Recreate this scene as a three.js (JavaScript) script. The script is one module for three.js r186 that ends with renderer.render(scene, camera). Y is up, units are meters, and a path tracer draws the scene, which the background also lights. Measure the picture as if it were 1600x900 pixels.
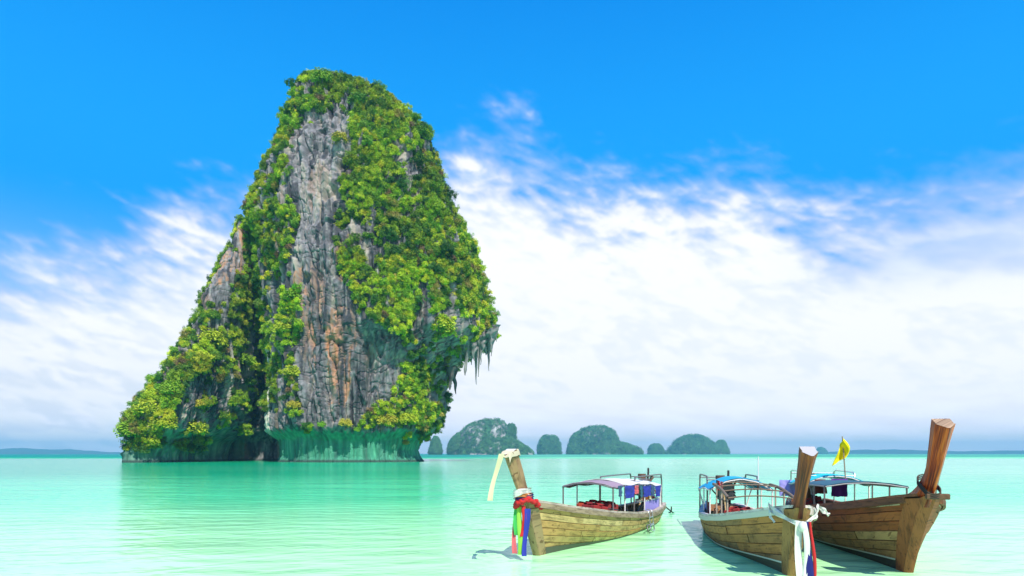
import * as THREE from 'three';
import { mergeGeometries } from 'three/addons/utils/BufferGeometryUtils.js';
import { RoundedBoxGeometry } from 'three/addons/geometries/RoundedBoxGeometry.js';

// ------------------------------------------------------------------ camera, sky, sun, exposure
const scene = new THREE.Scene();
const camera = new THREE.PerspectiveCamera(2 * Math.atan(0.45) * 180 / Math.PI, 1600 / 900, 0.3, 30000);
const EYE = 2.3, HORIZON = 709, FOCAL = 1000;            // metres over the water; the horizon's row and the focal length on a 1600 x 900 picture
camera.position.set(0, EYE, 0);
camera.setViewOffset(1600, 900, 0, 450 - HORIZON, 1600, 900);
const renderer = new THREE.WebGLRenderer();
renderer.toneMapping = THREE.LinearToneMapping;
renderer.toneMappingExposure = 1.12;
renderer.shadowMap.enabled = true;

const sun = new THREE.DirectionalLight(new THREE.Color().setRGB(1, 0.94, 0.83), 5);
const SUN = new THREE.Vector3(0.21, 0.77, 0.60).normalize();
sun.position.copy(SUN).multiplyScalar(400).add(new THREE.Vector3(0, 0, -120));
sun.target.position.set(0, 0, -120);
sun.castShadow = true;
sun.shadow.mapSize.set(4096, 4096);
Object.assign(sun.shadow.camera, { left: -220, right: 220, top: 220, bottom: -220, near: 1, far: 900 });
scene.add(sun, sun.target);

const FOG = { color: new THREE.Color().setRGB(0.22, 0.72, 1.0), density: 2.1e-4 };
scene.fog = new THREE.FogExp2(FOG.color, FOG.density);

// ------------------------------------------------------------------ numbers and noise
function rng(seed) { let s = seed >>> 0; return () => { s = (s + 0x6d2b79f5) | 0; let t = Math.imul(s ^ (s >>> 15), 1 | s); t = (t + Math.imul(t ^ (t >>> 7), 61 | t)) ^ t; return ((t ^ (t >>> 14)) >>> 0) / 4294967296; }; }
const PERM = (() => { const r = rng(77), p = new Uint8Array(512); for (let i = 0; i < 256; i++) p[i] = i; for (let i = 255; i > 0; i--) { const j = (r() * (i + 1)) | 0, t = p[i]; p[i] = p[j]; p[j] = t; } for (let i = 0; i < 256; i++) p[256 + i] = p[i]; return p; })();
const gr = (h, x, y, z) => { h &= 15; const u = h < 8 ? x : y, v = h < 4 ? y : h === 12 || h === 14 ? x : z; return ((h & 1) ? -u : u) + ((h & 2) ? -v : v); };
function noise(x, y, z) {
  const fx = Math.floor(x), fy = Math.floor(y), fz = Math.floor(z), X = fx & 255, Y = fy & 255, Z = fz & 255;
  x -= fx; y -= fy; z -= fz;
  const u = x * x * x * (x * (x * 6 - 15) + 10), v = y * y * y * (y * (y * 6 - 15) + 10), w = z * z * z * (z * (z * 6 - 15) + 10);
  const A = PERM[X] + Y, AA = PERM[A] + Z, AB = PERM[A + 1] + Z, B = PERM[X + 1] + Y, BA = PERM[B] + Z, BB = PERM[B + 1] + Z;
  const L = (a, b, t) => a + (b - a) * t;
  return L(L(L(gr(PERM[AA], x, y, z), gr(PERM[BA], x - 1, y, z), u), L(gr(PERM[AB], x, y - 1, z), gr(PERM[BB], x - 1, y - 1, z), u), v),
    L(L(gr(PERM[AA + 1], x, y, z - 1), gr(PERM[BA + 1], x - 1, y, z - 1), u), L(gr(PERM[AB + 1], x, y - 1, z - 1), gr(PERM[BB + 1], x - 1, y - 1, z - 1), u), v), w);
}
const fbm = (x, y, z, n) => { let s = 0, a = 0.5; for (let i = 0; i < n; i++) { s += a * noise(x, y, z); x = x * 2.03 + 11.3; y = y * 2.03 + 5.7; z = z * 2.03 + 3.1; a *= 0.5; } return s; };
const ridge = (x, y, z, n) => { let s = 0, a = 0.5; for (let i = 0; i < n; i++) { s += a * (1 - 2 * Math.abs(noise(x, y, z))); x = x * 2.1 + 7.3; y = y * 2.1 + 1.7; z = z * 2.1 + 9.1; a *= 0.5; } return s; };
const clamp = (v, a = 0, b = 1) => Math.min(b, Math.max(a, v));
const lerp = (a, b, t) => a + (b - a) * t;
const smooth = (a, b, v) => { const t = clamp((v - a) / (b - a)); return t * t * (3 - 2 * t); };
const rgb = (r, g, b) => new THREE.Color().setRGB(r, g, b);
function table(rows, x, col = 1) {                         // piecewise linear lookup
  if (x <= rows[0][0]) return rows[0][col];
  for (let i = 1; i < rows.length; i++) if (x <= rows[i][0]) { const a = rows[i - 1], b = rows[i]; return lerp(a[col], b[col], (x - a[0]) / (b[0] - a[0])); }
  return rows[rows.length - 1][col];
}
const at = (px, py, depth) => new THREE.Vector3((px - 800) / FOCAL * depth, EYE + (HORIZON - py) / FOCAL * depth, -depth);

// ------------------------------------------------------------------ the sky: clear blue, a bank of thin high cloud, haze near the horizon
{
  const W = 3072, H = 1536, data = new Float32Array(W * H * 4);
  const lin = (r, g, b) => [r, g, b].map((c) => { c /= 255; return c <= 0.04045 ? c / 12.92 : ((c + 0.055) / 1.055) ** 2.4; });
  const zenith = lin(6, 128, 226), blue = lin(26, 160, 248), low = lin(196, 226, 250), lav = lin(184, 200, 250), white = lin(250, 251, 255), veil = lin(240, 240, 251), grey = lin(226, 233, 248);
  // cloud-bank top, [azimuth in degrees from straight ahead, elevation in degrees]; outside the picture it wanders on with the noise
  const edge = [[0, 415], [50, 380], [110, 366], [180, 360], [230, 325], [300, 302], [375, 288], [500, 278], [640, 262], [690, 245], [725, 214], [770, 196], [830, 200], [858, 236], [905, 262], [1010, 272], [1060, 262], [1130, 255], [1215, 256], [1262, 296], [1330, 302], [1400, 280], [1460, 248], [1530, 228], [1600, 218]]
    .map(([px, py]) => { const a = Math.atan((px - 800) / FOCAL); return [a * 180 / Math.PI, Math.atan((HORIZON - py) / FOCAL * Math.cos(a)) * 180 / Math.PI]; });
  for (let row = H / 2 - 2; row < H; row++) {
    const el = Math.max(0, ((row + 0.5) / H - 0.5) * 180), ce = Math.cos(el * Math.PI / 180), se = Math.sin(el * Math.PI / 180);
    for (let col = 0; col < W; col++) {
      const lon = ((col + 0.5) / W - 0.5) * 2 * Math.PI, x = ce * Math.cos(lon), z = ce * Math.sin(lon), turned = lon + el * 0.019;
      let az = Math.atan2(x, -z) * 180 / Math.PI;
      const out = smooth(36, 52, Math.abs(az));
      const wander = 20.5 + 5 * noise(x / ce * 1.7 + 4, z / ce * 1.7, 2.2);
      const B = lerp(table(edge, az), wander, out);
      // wisps drawn out along the wind, rising to the right
      const ca = Math.cos(turned), sa = Math.sin(turned);
      const k = el * 0.11, sl = 0;
      const w1 = fbm(ca * 3 + sl + 2, k * 0.9 + ca * 1.1, sa * 3 + sl, 5);
      const w2 = fbm(ca * 10 + 9, el * 0.34 + 1.1 * w1, sa * 10, 6);
      const w3 = fbm(ca * 34, el * 1.0 + 1.5 * w2, sa * 34, 5);
      const d = B - el + 4.2 * w2 + 4 * w1 * out + 1.3 * w3;
      const violet = smooth(20, 34, az) * (1 - smooth(40, 60, az)) * smooth(10, 15, el);
      const thick = smooth(2, 9, d); let cover = smooth(-1.8, 5.6, d + 1.6 * w3) * lerp(0.84 + 0.9 * w2 + 0.9 * w3, 1, thick);
      cover = clamp(cover * (1 - 0.28 * violet * (1 - smooth(6, 13, B - el))));
      const body = smooth(-1, 7.5 + 7 * violet, d + 5 * w2 + 1.6 * w3);
      const base = [0, 1, 2].map((c) => { const t = lerp(blue[c], zenith[c], smooth(22, 44, el)); return lerp(low[c], t, smooth(0, 20, el)); });
      // low band under the cloud: pale blue haze with rows of small distant puffs
      const n4 = fbm(ca * 14 + 40, el * 0.9 + w1, sa * 14, 4);
      const under = smooth(6.0, 3.6, el + 1.8 * n4 + (az < -18 && az > -50 ? 1.6 : 0));
      const puff = smooth(0.10, 0.32, fbm(ca * 26 + 3, el * 1.1, sa * 26, 5) + 0.45 * (1 - Math.abs(el - 1.25) / 0.75) - 0.10) * smooth(0.25, 0.6, el) * smooth(4.5, 1.6, el);
      const left = (1 - smooth(-27, -17, az)) * smooth(-75, -55, az);
      const heap = left * smooth(0.0, 0.28, fbm(ca * 17 + 8, el * 0.42, sa * 17, 5) + 0.16 - 0.02 * Math.abs(el - 5)) * smooth(1.2, 2.6, el) * smooth(11, 8, el);
      const o = (row * W + col) * 4;
      for (let c = 0; c < 3; c++) {
        let v = lerp(base[c], lerp(lav[c], white[c], clamp(body)), cover);
        v = lerp(v, [0.72, 0.80, 0.95][c], clamp(0.08 - 1.1 * w2 - 0.9 * w3, 0, 0.45) * cover * smooth(1, 6, el));
        v = lerp(v, veil[c] * (1.14 + 0.2 * n4), under * 0.85);
        v = lerp(v, [0.66, 0.74, 0.86][c], left * 0.55 * smooth(11, 7, el) * smooth(0.3, -0.2, n4 + w3));
        v = lerp(v, lerp(grey[c], white[c], 0.85), Math.max(puff * 0.95 * under, heap * 0.85));
        data[o + c] = v;
      }
      data[o + 3] = 1;
    }
  }
  for (let row = 0; row < H / 2 - 2; row++) for (let col = 0; col < W; col++) { const o = (row * W + col) * 4; data[o] = 0.3; data[o + 1] = 0.5; data[o + 2] = 0.5; data[o + 3] = 1; }
  const sky = new THREE.DataTexture(data, W, H, THREE.RGBAFormat, THREE.FloatType);
  sky.mapping = THREE.EquirectangularReflectionMapping; sky.magFilter = THREE.LinearFilter; sky.needsUpdate = true;
  scene.background = sky; scene.environment = sky;
}

// ------------------------------------------------------------------ helpers
const taken = new Map();
function numbered(name) { const n = taken.get(name) ?? 0; taken.set(name, n + 1); return n ? `${name}_${String(n).padStart(3, '0')}` : name; }
function tag(o, label, category, group, kind) {
  if (label) o.userData.label = label;
  if (category) o.userData.category = category;
  if (group) o.userData.group = group;
  if (kind) o.userData.kind = kind;
  return o;
}
function thing(name, label, category, position = [0, 0, 0], turn = 0, group) {
  const o = new THREE.Group(); o.name = numbered(name); scene.add(o);
  o.position.set(...position); o.rotation.y = turn;
  return tag(o, label, category, group);
}
function mesh(name, geometry, material, parent) {
  const g = Array.isArray(geometry) ? (geometry.length > 1 ? mergeGeometries(geometry.map(plain)) : geometry[0]) : geometry;
  const m = new THREE.Mesh(g, material); m.castShadow = m.receiveShadow = true;
  m.name = parent ? name : numbered(name); (parent ?? scene).add(m);
  return m;
}
function plain(g) { const p = g.index ? g.toNonIndexed() : g; for (const k of Object.keys(p.attributes)) if (!['position', 'normal', 'uv'].includes(k)) p.deleteAttribute(k); return p; }
const mat = (color, roughness = 0.8, more = {}) => new THREE.MeshStandardMaterial({ color, roughness, side: THREE.DoubleSide, ...more });
function box(w, h, d, x = 0, y = 0, z = 0, r = 0) { const g = r ? new RoundedBoxGeometry(w, h, d, 2, r) : new THREE.BoxGeometry(w, h, d); g.translate(x, y, z); return g; }
function rod(points, radius, sides = 6, closed = false) {
  const c = new THREE.CatmullRomCurve3(points.map((p) => (p.isVector3 ? p : new THREE.Vector3(...p))), closed, 'catmullrom', 0.15);
  return new THREE.TubeGeometry(c, Math.max(2, points.length * 3), radius, sides, closed);
}
function band(points, width, folds = 2, tilt = 0, closed = false) {   // a strip of cloth along a path
  const c = new THREE.CatmullRomCurve3(points.map((p) => new THREE.Vector3(...p)), closed, 'catmullrom', 0.4), up = new THREE.Vector3(0, 1, 0);
  return sheetGeometry(points.length * 5, 4, (u, v) => { const p = c.getPoint(u), T = c.getTangent(u), N = new THREE.Vector3().crossVectors(T, up).normalize(), U = up.clone().addScaledVector(T, -up.dot(T)).normalize(), k = width * (0.75 + 0.3 * Math.sin(u * 9 + width * 40)) * (v - 0.5), f = 0.16 * width * Math.sin(v * 6.283 * folds + u * 12); return [p.x + U.x * k + N.x * (f + tilt * k), p.y + U.y * k + N.y * f, p.z + U.z * k + N.z * (f + tilt * k)]; }, [0, 0, 0.006]);
}
function bar(a, b, radius, sides = 6, radius2 = radius) {
  const A = new THREE.Vector3(...a), B = new THREE.Vector3(...b), d = B.clone().sub(A), g = new THREE.CylinderGeometry(radius2, radius, d.length(), sides);
  g.applyQuaternion(new THREE.Quaternion().setFromUnitVectors(new THREE.Vector3(0, 1, 0), d.normalize())); g.translate((A.x + B.x) / 2, (A.y + B.y) / 2, (A.z + B.z) / 2);
  return g;
}
function sheetGeometry(nu, nv, f, thickness = 0) {         // f(u, v) -> [x, y, z]; with a thickness it gets a second skin and a rim
  const pos = [], uv = [], idx = [], n1 = nu + 1, put = (dy) => { for (let j = 0; j <= nv; j++) for (let i = 0; i <= nu; i++) { const p = f(i / nu, j / nv); pos.push(p[0] + (dy ? dy[0] : 0), p[1] + (dy ? dy[1] : 0), p[2] + (dy ? dy[2] : 0)); uv.push(i / nu, j / nv); } };
  put(); const q = (a, b, c, d) => idx.push(a, b, c, a, c, d);
  for (let j = 0; j < nv; j++) for (let i = 0; i < nu; i++) q(j * n1 + i, j * n1 + i + 1, (j + 1) * n1 + i + 1, (j + 1) * n1 + i);
  if (thickness) {
    const o = n1 * (nv + 1); put(Array.isArray(thickness) ? thickness : [0, -thickness, 0]);
    for (let j = 0; j < nv; j++) for (let i = 0; i < nu; i++) q(o + j * n1 + i, o + (j + 1) * n1 + i, o + (j + 1) * n1 + i + 1, o + j * n1 + i + 1);
    for (let i = 0; i < nu; i++) { q(i, o + i, o + i + 1, i + 1); const a = nv * n1 + i; q(a, a + 1, o + a + 1, o + a); }
    for (let j = 0; j < nv; j++) { const a = j * n1; q(a, a + n1, o + a + n1, o + a); const b = a + nu; q(b, o + b, o + b + n1, b + n1); }
  }
  const g = new THREE.BufferGeometry(); g.setAttribute('position', new THREE.Float32BufferAttribute(pos, 3)); g.setAttribute('uv', new THREE.Float32BufferAttribute(uv, 2)); g.setIndex(idx); g.computeVertexNormals();
  return g;
}
function dataTexture(size, f, srgb = false, channels = 4) {
  const d = new Uint8Array(size * size * 4);
  for (let y = 0; y < size; y++) for (let x = 0; x < size; x++) { const c = f(x / size, y / size), o = (y * size + x) * 4; for (let k = 0; k < 3; k++) d[o + k] = clamp(c[k]) * 255; d[o + 3] = 255; }
  const t = new THREE.DataTexture(d, size, size); t.wrapS = t.wrapT = THREE.RepeatWrapping; t.magFilter = THREE.LinearFilter; if (srgb) t.colorSpace = THREE.SRGBColorSpace; t.needsUpdate = true;
  return t;
}

// ------------------------------------------------------------------ the sea
function waveTile(size, tile, count, short, long, spread, seed, slope) {   // periodic sum of waves: [height texture, normal texture]
  const r = rng(seed), waves = [];
  while (waves.length < count) {
    const len = short * (long / short) ** r(), a = Math.PI / 2 + (r() + r() - 1) * spread;
    const kx = Math.round(tile / len * Math.cos(a)), ky = Math.round(tile / len * Math.sin(a));
    if (kx || ky) waves.push([kx, ky, r() * 6.283, Math.hypot(kx, ky)]);
  }
  const h = new Float32Array(size * size), gx = new Float32Array(size * size), gy = new Float32Array(size * size), q = 2 * Math.PI;
  for (const [kx, ky, ph, k] of waves) {
    const amp = 1 / k ** 1.05;
    const sx = [], cx = []; for (let x = 0; x < size; x++) { sx.push(Math.sin(q * kx * x / size + ph)); cx.push(Math.cos(q * kx * x / size + ph)); }
    for (let y = 0; y < size; y++) {
      const s = Math.sin(q * ky * y / size), c = Math.cos(q * ky * y / size);
      for (let x = 0; x < size; x++) { const i = y * size + x, S = sx[x] * c + cx[x] * s, C = cx[x] * c - sx[x] * s; h[i] += amp * S; gx[i] += amp * kx * C; gy[i] += amp * ky * C; }
    }
  }
  let m = 0, rms = 0; for (let i = 0; i < h.length; i++) { m = Math.max(m, Math.abs(h[i])); rms += gx[i] ** 2 + gy[i] ** 2; } rms = Math.sqrt(rms / h.length);
  const at2 = (u, v) => Math.round(v * size) * size + Math.round(u * size);
  return [dataTexture(size, (u, v) => { const t = 0.5 + 0.5 * h[at2(u, v)] / m; return [t, t, t]; }),
    dataTexture(size, (u, v) => { const i = at2(u, v), a = -gx[i] / rms * slope, b = -gy[i] / rms * slope, l = Math.hypot(a, b, 1); return [0.5 + 0.5 * a / l, 0.5 + 0.5 * b / l, 0.5 + 0.5 / l]; })];
}
{
  const fine = waveTile(1024, 7, 70, 0.14, 1.4, 1.25, 5, 0.05)[1], swell = waveTile(512, 53, 60, 1.8, 11, 1.0, 9, 1)[0];
  const axis = (ends, n, power) => { const a = []; for (let i = 0; i <= n; i++) { const t = i / n * 2 - 1; a.push(Math.sign(t) * Math.abs(t) ** power * ends); } return a; };
  const xs = axis(6500, 260, 4.2), zs = []; for (let i = 0; i <= 300; i++) zs.push(60 - 6060 * (i / 300) ** 4);
  const pos = [], uv = [], uv1 = [], col = [], idx = [], n = xs.length;
  const shallow = [0.50, 0.98, 0.50], mint = [0.11, 0.84, 0.40], emerald = [0.002, 0.50, 0.23], deep = [0.002, 0.27, 0.20], pale = [0.30, 0.84, 0.46];
  for (const z of zs) for (const x of xs) {
    pos.push(x, 0, z); uv.push(x / 7, z / 7); uv1.push(x / 53, z / 53);
    const d = -z, w = 5 * fbm(x * 0.03, z * 0.03, 1, 4), near = smooth(36, 14, d + w * 1.5 + 0.25 * Math.max(0, -x) * 0);
    const bar = smooth(-40, 70, x + 25 * fbm(x * 0.01, z * 0.01, 6, 3) + 0.03 * d), far = smooth(230, 520, d + 60 * fbm(x * 0.004, z * 0.012, 2, 3));
    const mid = [0, 1, 2].map((k) => lerp(lerp(emerald[k], pale[k], clamp(bar * 0.9 + 0.35 * fbm(x * 0.012, z * 0.02, 9, 4))), lerp(deep[k], pale[k], bar * 0.3 * (0.6 + 1.2 * clamp(0.5 + 1.6 * fbm(x * 0.001, z * 0.004, 3, 4)))), far));
    const c = [0, 1, 2].map((k) => lerp(lerp(mid[k], mint[k], smooth(85, 26, d + w * 3)), shallow[k], near) * (1 + 0.12 * fbm(x * 0.11, z * 0.16, 4, 4)));
    col.push(...c);
  }
  const split = zs.findIndex((z) => z < -300); let nearCount = 0;
  for (let j = 0; j < zs.length - 1; j++) for (let i = 0; i < n - 1; i++) { if (j === split && !nearCount) nearCount = idx.length; const a = j * n + i; idx.push(a, a + 1, a + n + 1, a, a + n + 1, a + n); }
  const g = new THREE.BufferGeometry();
  g.setAttribute('position', new THREE.Float32BufferAttribute(pos, 3)); g.setAttribute('uv', new THREE.Float32BufferAttribute(uv, 2)); g.setAttribute('uv1', new THREE.Float32BufferAttribute(uv1, 2)); g.setAttribute('color', new THREE.Float32BufferAttribute(col, 3));
  g.setIndex(idx); g.computeVertexNormals();
  g.addGroup(0, nearCount, 0); g.addGroup(nearCount, idx.length - nearCount, 1);
  swell.channel = 1;
  const m = new THREE.MeshPhysicalMaterial({ color: 0xffffff, vertexColors: true, roughness: 0.12, ior: 1.33, specularIntensity: 0.22, normalMap: fine, normalScale: new THREE.Vector2(1, 1), bumpMap: swell, bumpScale: 0.13, side: THREE.DoubleSide });
  const open = m.clone(); open.roughness = 0.5; open.specularIntensity = 0.06;   // wind-ruffled open sea beyond the bay
  tag(mesh('water', g, [m, open]), 'turquoise shallow sea with small ripples reaching to the horizon', null, null, 'structure').receiveShadow = true;
}

// ------------------------------------------------------------------ limestone: towers swept row by row from their outlines
// rows: [py, left px, right px, half depth in metres]; the outline is at the distance D
function lobe({ D, rows, nT, nY, front = 0.72, round = 0.85, dz = 0, push, color, flute = 1 }) {
  const s = D / FOCAL, pos = [], col = [], idx = [], uv = [], y0 = rows[0][0], y1 = rows[rows.length - 1][0], nf = Math.round(nT * front), n = nT + 1;
  for (let i = 0; i <= nY; i++) {
    const py = lerp(y0, y1, i / nY), L = table(rows, py, 1), R = table(rows, py, 2), hw = (R - L) / 2 * s, hd = table(rows, py, 3), cx = ((L + R) / 2 - 800) * s, Y = EYE + (HORIZON - py) * s;
    for (let j = 0; j <= nT; j++) {
      const nb = nT - nf, jb = j - nb / 2;                 // starts and ends at the back
      const th = jb < 0 ? -Math.PI / 2 * (-jb / (nb / 2)) : jb <= nf ? Math.PI * jb / nf : Math.PI + Math.PI / 2 * (jb - nf) / (nb / 2);
      const c = Math.cos(th), q = Math.sin(th), e = round;
      let x = cx - hw * Math.sign(c) * Math.abs(c) ** e, z = -D + dz + hd * Math.sign(q) * Math.abs(q) ** e, y = Y;
      const nx = -c, nz = q, f = Math.min(1, hw / (9 * s * 5));
      const d = push(x, y, z, th, py, hw) * f;
      x += nx * d; z += nz * d; y += 0.25 * d * (i < nY ? 1 : 0);
      pos.push(x, y, z); uv.push(j / nT * 40, y / 6);
      const [r, g, b] = color(x, y, z); col.push(r, g, b);
    }
  }
  for (let i = 0; i < nY; i++) for (let j = 0; j < nT; j++) { const a = i * n + j; idx.push(a, a + n, a + 1, a + 1, a + n, a + n + 1); }
  const g = new THREE.BufferGeometry();
  g.setAttribute('position', new THREE.Float32BufferAttribute(pos, 3)); g.setAttribute('uv', new THREE.Float32BufferAttribute(uv, 2)); g.setAttribute('color', new THREE.Float32BufferAttribute(col, 3)); g.setIndex(idx); g.computeVertexNormals();
  return g;
}
const px = (x, z) => 800 + FOCAL * x / -z, py = (y, z) => HORIZON - FOCAL * (y - EYE) / -z;
const inside = (poly, x, y) => { let c = false; for (let i = 0, j = poly.length - 1; i < poly.length; j = i++) { const [xi, yi] = poly[i], [xj, yj] = poly[j]; if ((yi > y) !== (yj > y) && x < (xj - xi) * (y - yi) / (yj - yi) + xi) c = !c; } return c; };

const ROCK_D = 190;
const gx = (X) => 800 + X / ROCK_D * FOCAL, gy = (Y) => HORIZON - (Y - EYE) / ROCK_D * FOCAL;   // the island's own front elevation: rows and columns as in its outline table

// places on the island's front where orange iron stain, pale flowstone and the green weed band stand
const RUST = [[[498, 470], [520, 440], [545, 470], [548, 560], [520, 600], [500, 560]], [[545, 520], [578, 500], [590, 540], [565, 640], [545, 640]], [[366, 352], [392, 340], [404, 400], [390, 450], [360, 470]], [[555, 410], [575, 400], [575, 460], [560, 470]]];
const PALE = [[[408, 455], [428, 470], [442, 560], [448, 690], [414, 690], [410, 560]]];
function rockColor(x, y, z) {
  const u = gx(x), v = gy(y), w = 14 * fbm(x * 0.09, y * 0.04, z * 0.09, 3);
  const broad = fbm(x * 0.035, y * 0.02, z * 0.035, 4), streak = fbm(x * 0.36, y * 0.022, z * 0.36, 4), fleck = fbm(x * 1.1, y * 0.7, z * 1.1, 3), thin = noise(x * 1.2, y * 0.05, z * 1.2);
  let c = [0.165, 0.16, 0.17].map((k) => k * (1 + 1.1 * broad + 1.5 * fleck));
  const mixTo = (t, k) => { t = clamp(t); for (let i = 0; i < 3; i++) c[i] = lerp(c[i], k[i], t); };
  mixTo(smooth(0.10, 0.32, streak) * 0.8, [0.40, 0.35, 0.28]);
  mixTo(smooth(-0.02, -0.2, streak) * 0.9, [0.036, 0.038, 0.047]);
  mixTo(smooth(0.12, 0.4, fbm(x * 0.2 + 30, y * 0.03, z * 0.2, 3)) * 0.6, [0.30, 0.19, 0.13]);
  mixTo(smooth(0.25, 0.5, thin) * 0.35, [0.52, 0.5, 0.45]);
  for (const p of RUST) if (inside(p, u + w, v + w * 2)) mixTo(0.12 + 1.6 * streak + 1.1 * thin, [0.42, 0.20, 0.10]);
  for (const p of PALE) if (inside(p, u + w * 0.5, v)) mixTo(0.8 + 0.8 * thin, [0.60, 0.57, 0.46]);
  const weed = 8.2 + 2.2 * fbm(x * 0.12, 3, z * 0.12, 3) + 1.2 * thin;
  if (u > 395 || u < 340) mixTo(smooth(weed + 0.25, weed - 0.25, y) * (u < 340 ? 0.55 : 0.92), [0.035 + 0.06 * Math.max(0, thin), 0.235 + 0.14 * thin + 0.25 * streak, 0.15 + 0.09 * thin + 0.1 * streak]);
  mixTo(smooth(0.9 + 0.3 * fleck, 0.35, y) * 0.9, [0.03, 0.05, 0.045]);
  return c.map((k) => clamp(k, 0.012, 0.8));
}
function rockPush(x, y, z, th, row, hw) {
  const warp = 0.35 * fbm(x * 0.08, y * 0.05, z * 0.08, 2);
  const big = 4.5 * fbm(x * 0.028, y * 0.016, z * 0.028, 3), col = 3.4 * (ridge(x * 0.09 + warp, y * 0.011 + warp, z * 0.09, 4) - 0.45);
  const flute = 1.9 * (ridge(x * 0.30 + 2 * warp, y * 0.022 + warp, z * 0.30, 3) - 0.45), ledge = 1.3 * fbm(x * 0.09, y * 0.15, z * 0.09, 4);
  const rough = 1.2 * ridge(x * 0.62, y * 0.085, z * 0.62, 3) - 0.4, fine = 0.9 * fbm(x * 1.4, y * 0.4, z * 1.4, 3), crack = -0.9 * smooth(0.80, 0.97, 1 - Math.abs(noise(x * 0.33, y * 0.06, z * 0.33 + 9) * 2)) - 0.45 * smooth(0.88, 0.98, 1 - Math.abs(noise(x * 0.2 + 4, y * 0.42, z * 0.2) * 2)), pocket = -2.2 * smooth(0.22, 0.42, fbm(x * 0.16 + 5, y * 0.07, z * 0.16, 3));
  const lip = 8.6 + 2 * fbm(x * 0.12, 3, z * 0.12, 3), band = smooth(lip + 0.6, lip - 2.2, y), notch = -3.2 * band + 0.8 * smooth(2.5, 0, y);
  return big + (col + flute) * (1 - 0.55 * band) + (ledge + rough + fine + pocket + crack) * (1 - 0.68 * band) + notch;
}
const stone = new THREE.MeshStandardMaterial({ color: 0xffffff, vertexColors: true, roughness: 0.92, side: THREE.DoubleSide });
const TOWER = [[123.0, 502.3, 526.2, 1], [126.4, 499.0, 534.3, 1], [131.4, 493.3, 544.3, 2.8], [138.1, 485.6, 557.7, 4.6], [146.5, 477.1, 576.4, 6.1], [156.6, 468.6, 602.5, 7.5], [170, 467.6, 618.2, 8.7], [185, 459.0, 632.2, 9.8], [200, 453.8, 641.6, 10.8], [215, 448.9, 654.4, 11.8], [235, 440.9, 664.8, 13], [255, 431.7, 671.0, 14.3], [275, 422.7, 674.4, 15.1], [295, 412.9, 681.7, 16.1], [315, 413.4, 689.4, 17.1], [335, 400.9, 698.2, 17.9], [355, 403.9, 712.8, 18.6], [380, 419.8, 724.7, 19.5], [405, 420.0, 734.9, 20.3], [430, 428.9, 743.4, 21.3], [455, 432.0, 747.8, 21.7], [480, 432.2, 758.3, 22.1], [500, 434.9, 762.3, 22.4], [515, 434.9, 765.1, 22.4], [525, 435.3, 765.8, 22.4], [532, 434.9, 761.8, 22.3], [540, 434.4, 753.2, 21.8], [550, 434.5, 735.8, 21.2], [560, 434.1, 718.0, 20.7], [572, 433.9, 705.2, 20.4], [585, 433.2, 691.3, 20.4], [600, 433.3, 684.1, 20.4], [620, 432.1, 681.4, 20.4], [640, 431.7, 680.7, 20.4], [660, 431.5, 676.7, 20.4], [680, 431.6, 673.0, 20.4], [700, 431.7, 665.0, 20.4], [724, 431.9, 674.7, 20.4]];
const BUTTRESS = [[345, 376.6, 388.0, 1.9], [360, 371.8, 389.1, 3.0], [380, 368.9, 390.5, 4.5], [400, 360.4, 392.0, 6.0], [420, 352.0, 392.0, 7.5], [440, 348.7, 392.0, 9.0], [460, 342.6, 389.0, 10.4], [480, 330.4, 386.0, 11.9], [500, 340.0, 383.0, 13.4], [520, 327.3, 380.0, 14.9], [540, 316.3, 379.0, 16.4], [560, 307.7, 378.0, 17.8], [580, 297.1, 377.0, 19.3], [600, 286.6, 376.0, 20.8], [620, 277.9, 371.2, 22.3], [640, 262.8, 366.4, 23.8], [660, 251.1, 359.5, 25.2], [676, 240.8, 352.3, 26.4], [690, 240.4, 346.0, 27.5], [705, 224.6, 341.6, 28], [724, 233.6, 336.0, 28]];
const BACK = [[300, 385.4, 405.9, 2.5], [320, 378.7, 409.2, 5], [340, 372.4, 412.5, 7.3], [360, 365.4, 415.7, 8.7], [380, 356.1, 419.0, 9.4], [400, 346.8, 422.3, 10], [430, 332.5, 424.8, 10.8], [460, 318.3, 427.4, 11.5], [490, 313.9, 429.9, 12.1], [530, 287.3, 433.3, 12.4], [580, 256.2, 437.5, 12.8], [640, 214.3, 442.6, 13.3], [700, 194.6, 447.6, 13.8], [724, 207.7, 449.7, 14]];
const island = thing('rock_island', 'tall grey limestone rock island hung with bright green shrubs, left of centre', 'rock island');
const lobes = [
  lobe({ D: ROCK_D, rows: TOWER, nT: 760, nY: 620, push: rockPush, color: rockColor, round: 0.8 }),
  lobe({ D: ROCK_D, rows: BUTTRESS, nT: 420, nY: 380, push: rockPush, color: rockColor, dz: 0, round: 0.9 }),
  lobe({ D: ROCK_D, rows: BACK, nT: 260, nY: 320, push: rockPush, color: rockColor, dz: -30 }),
];
tag(mesh('rock_tower', lobes[0], stone, island), 'steep main tower streaked grey, cream and rust');
tag(mesh('rock_buttress', lobes[1], stone, island), 'lower sloping left shoulder of the island');
tag(mesh('rock_cleft', lobes[2], stone, island), 'dark recessed wall between tower and shoulder');

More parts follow.
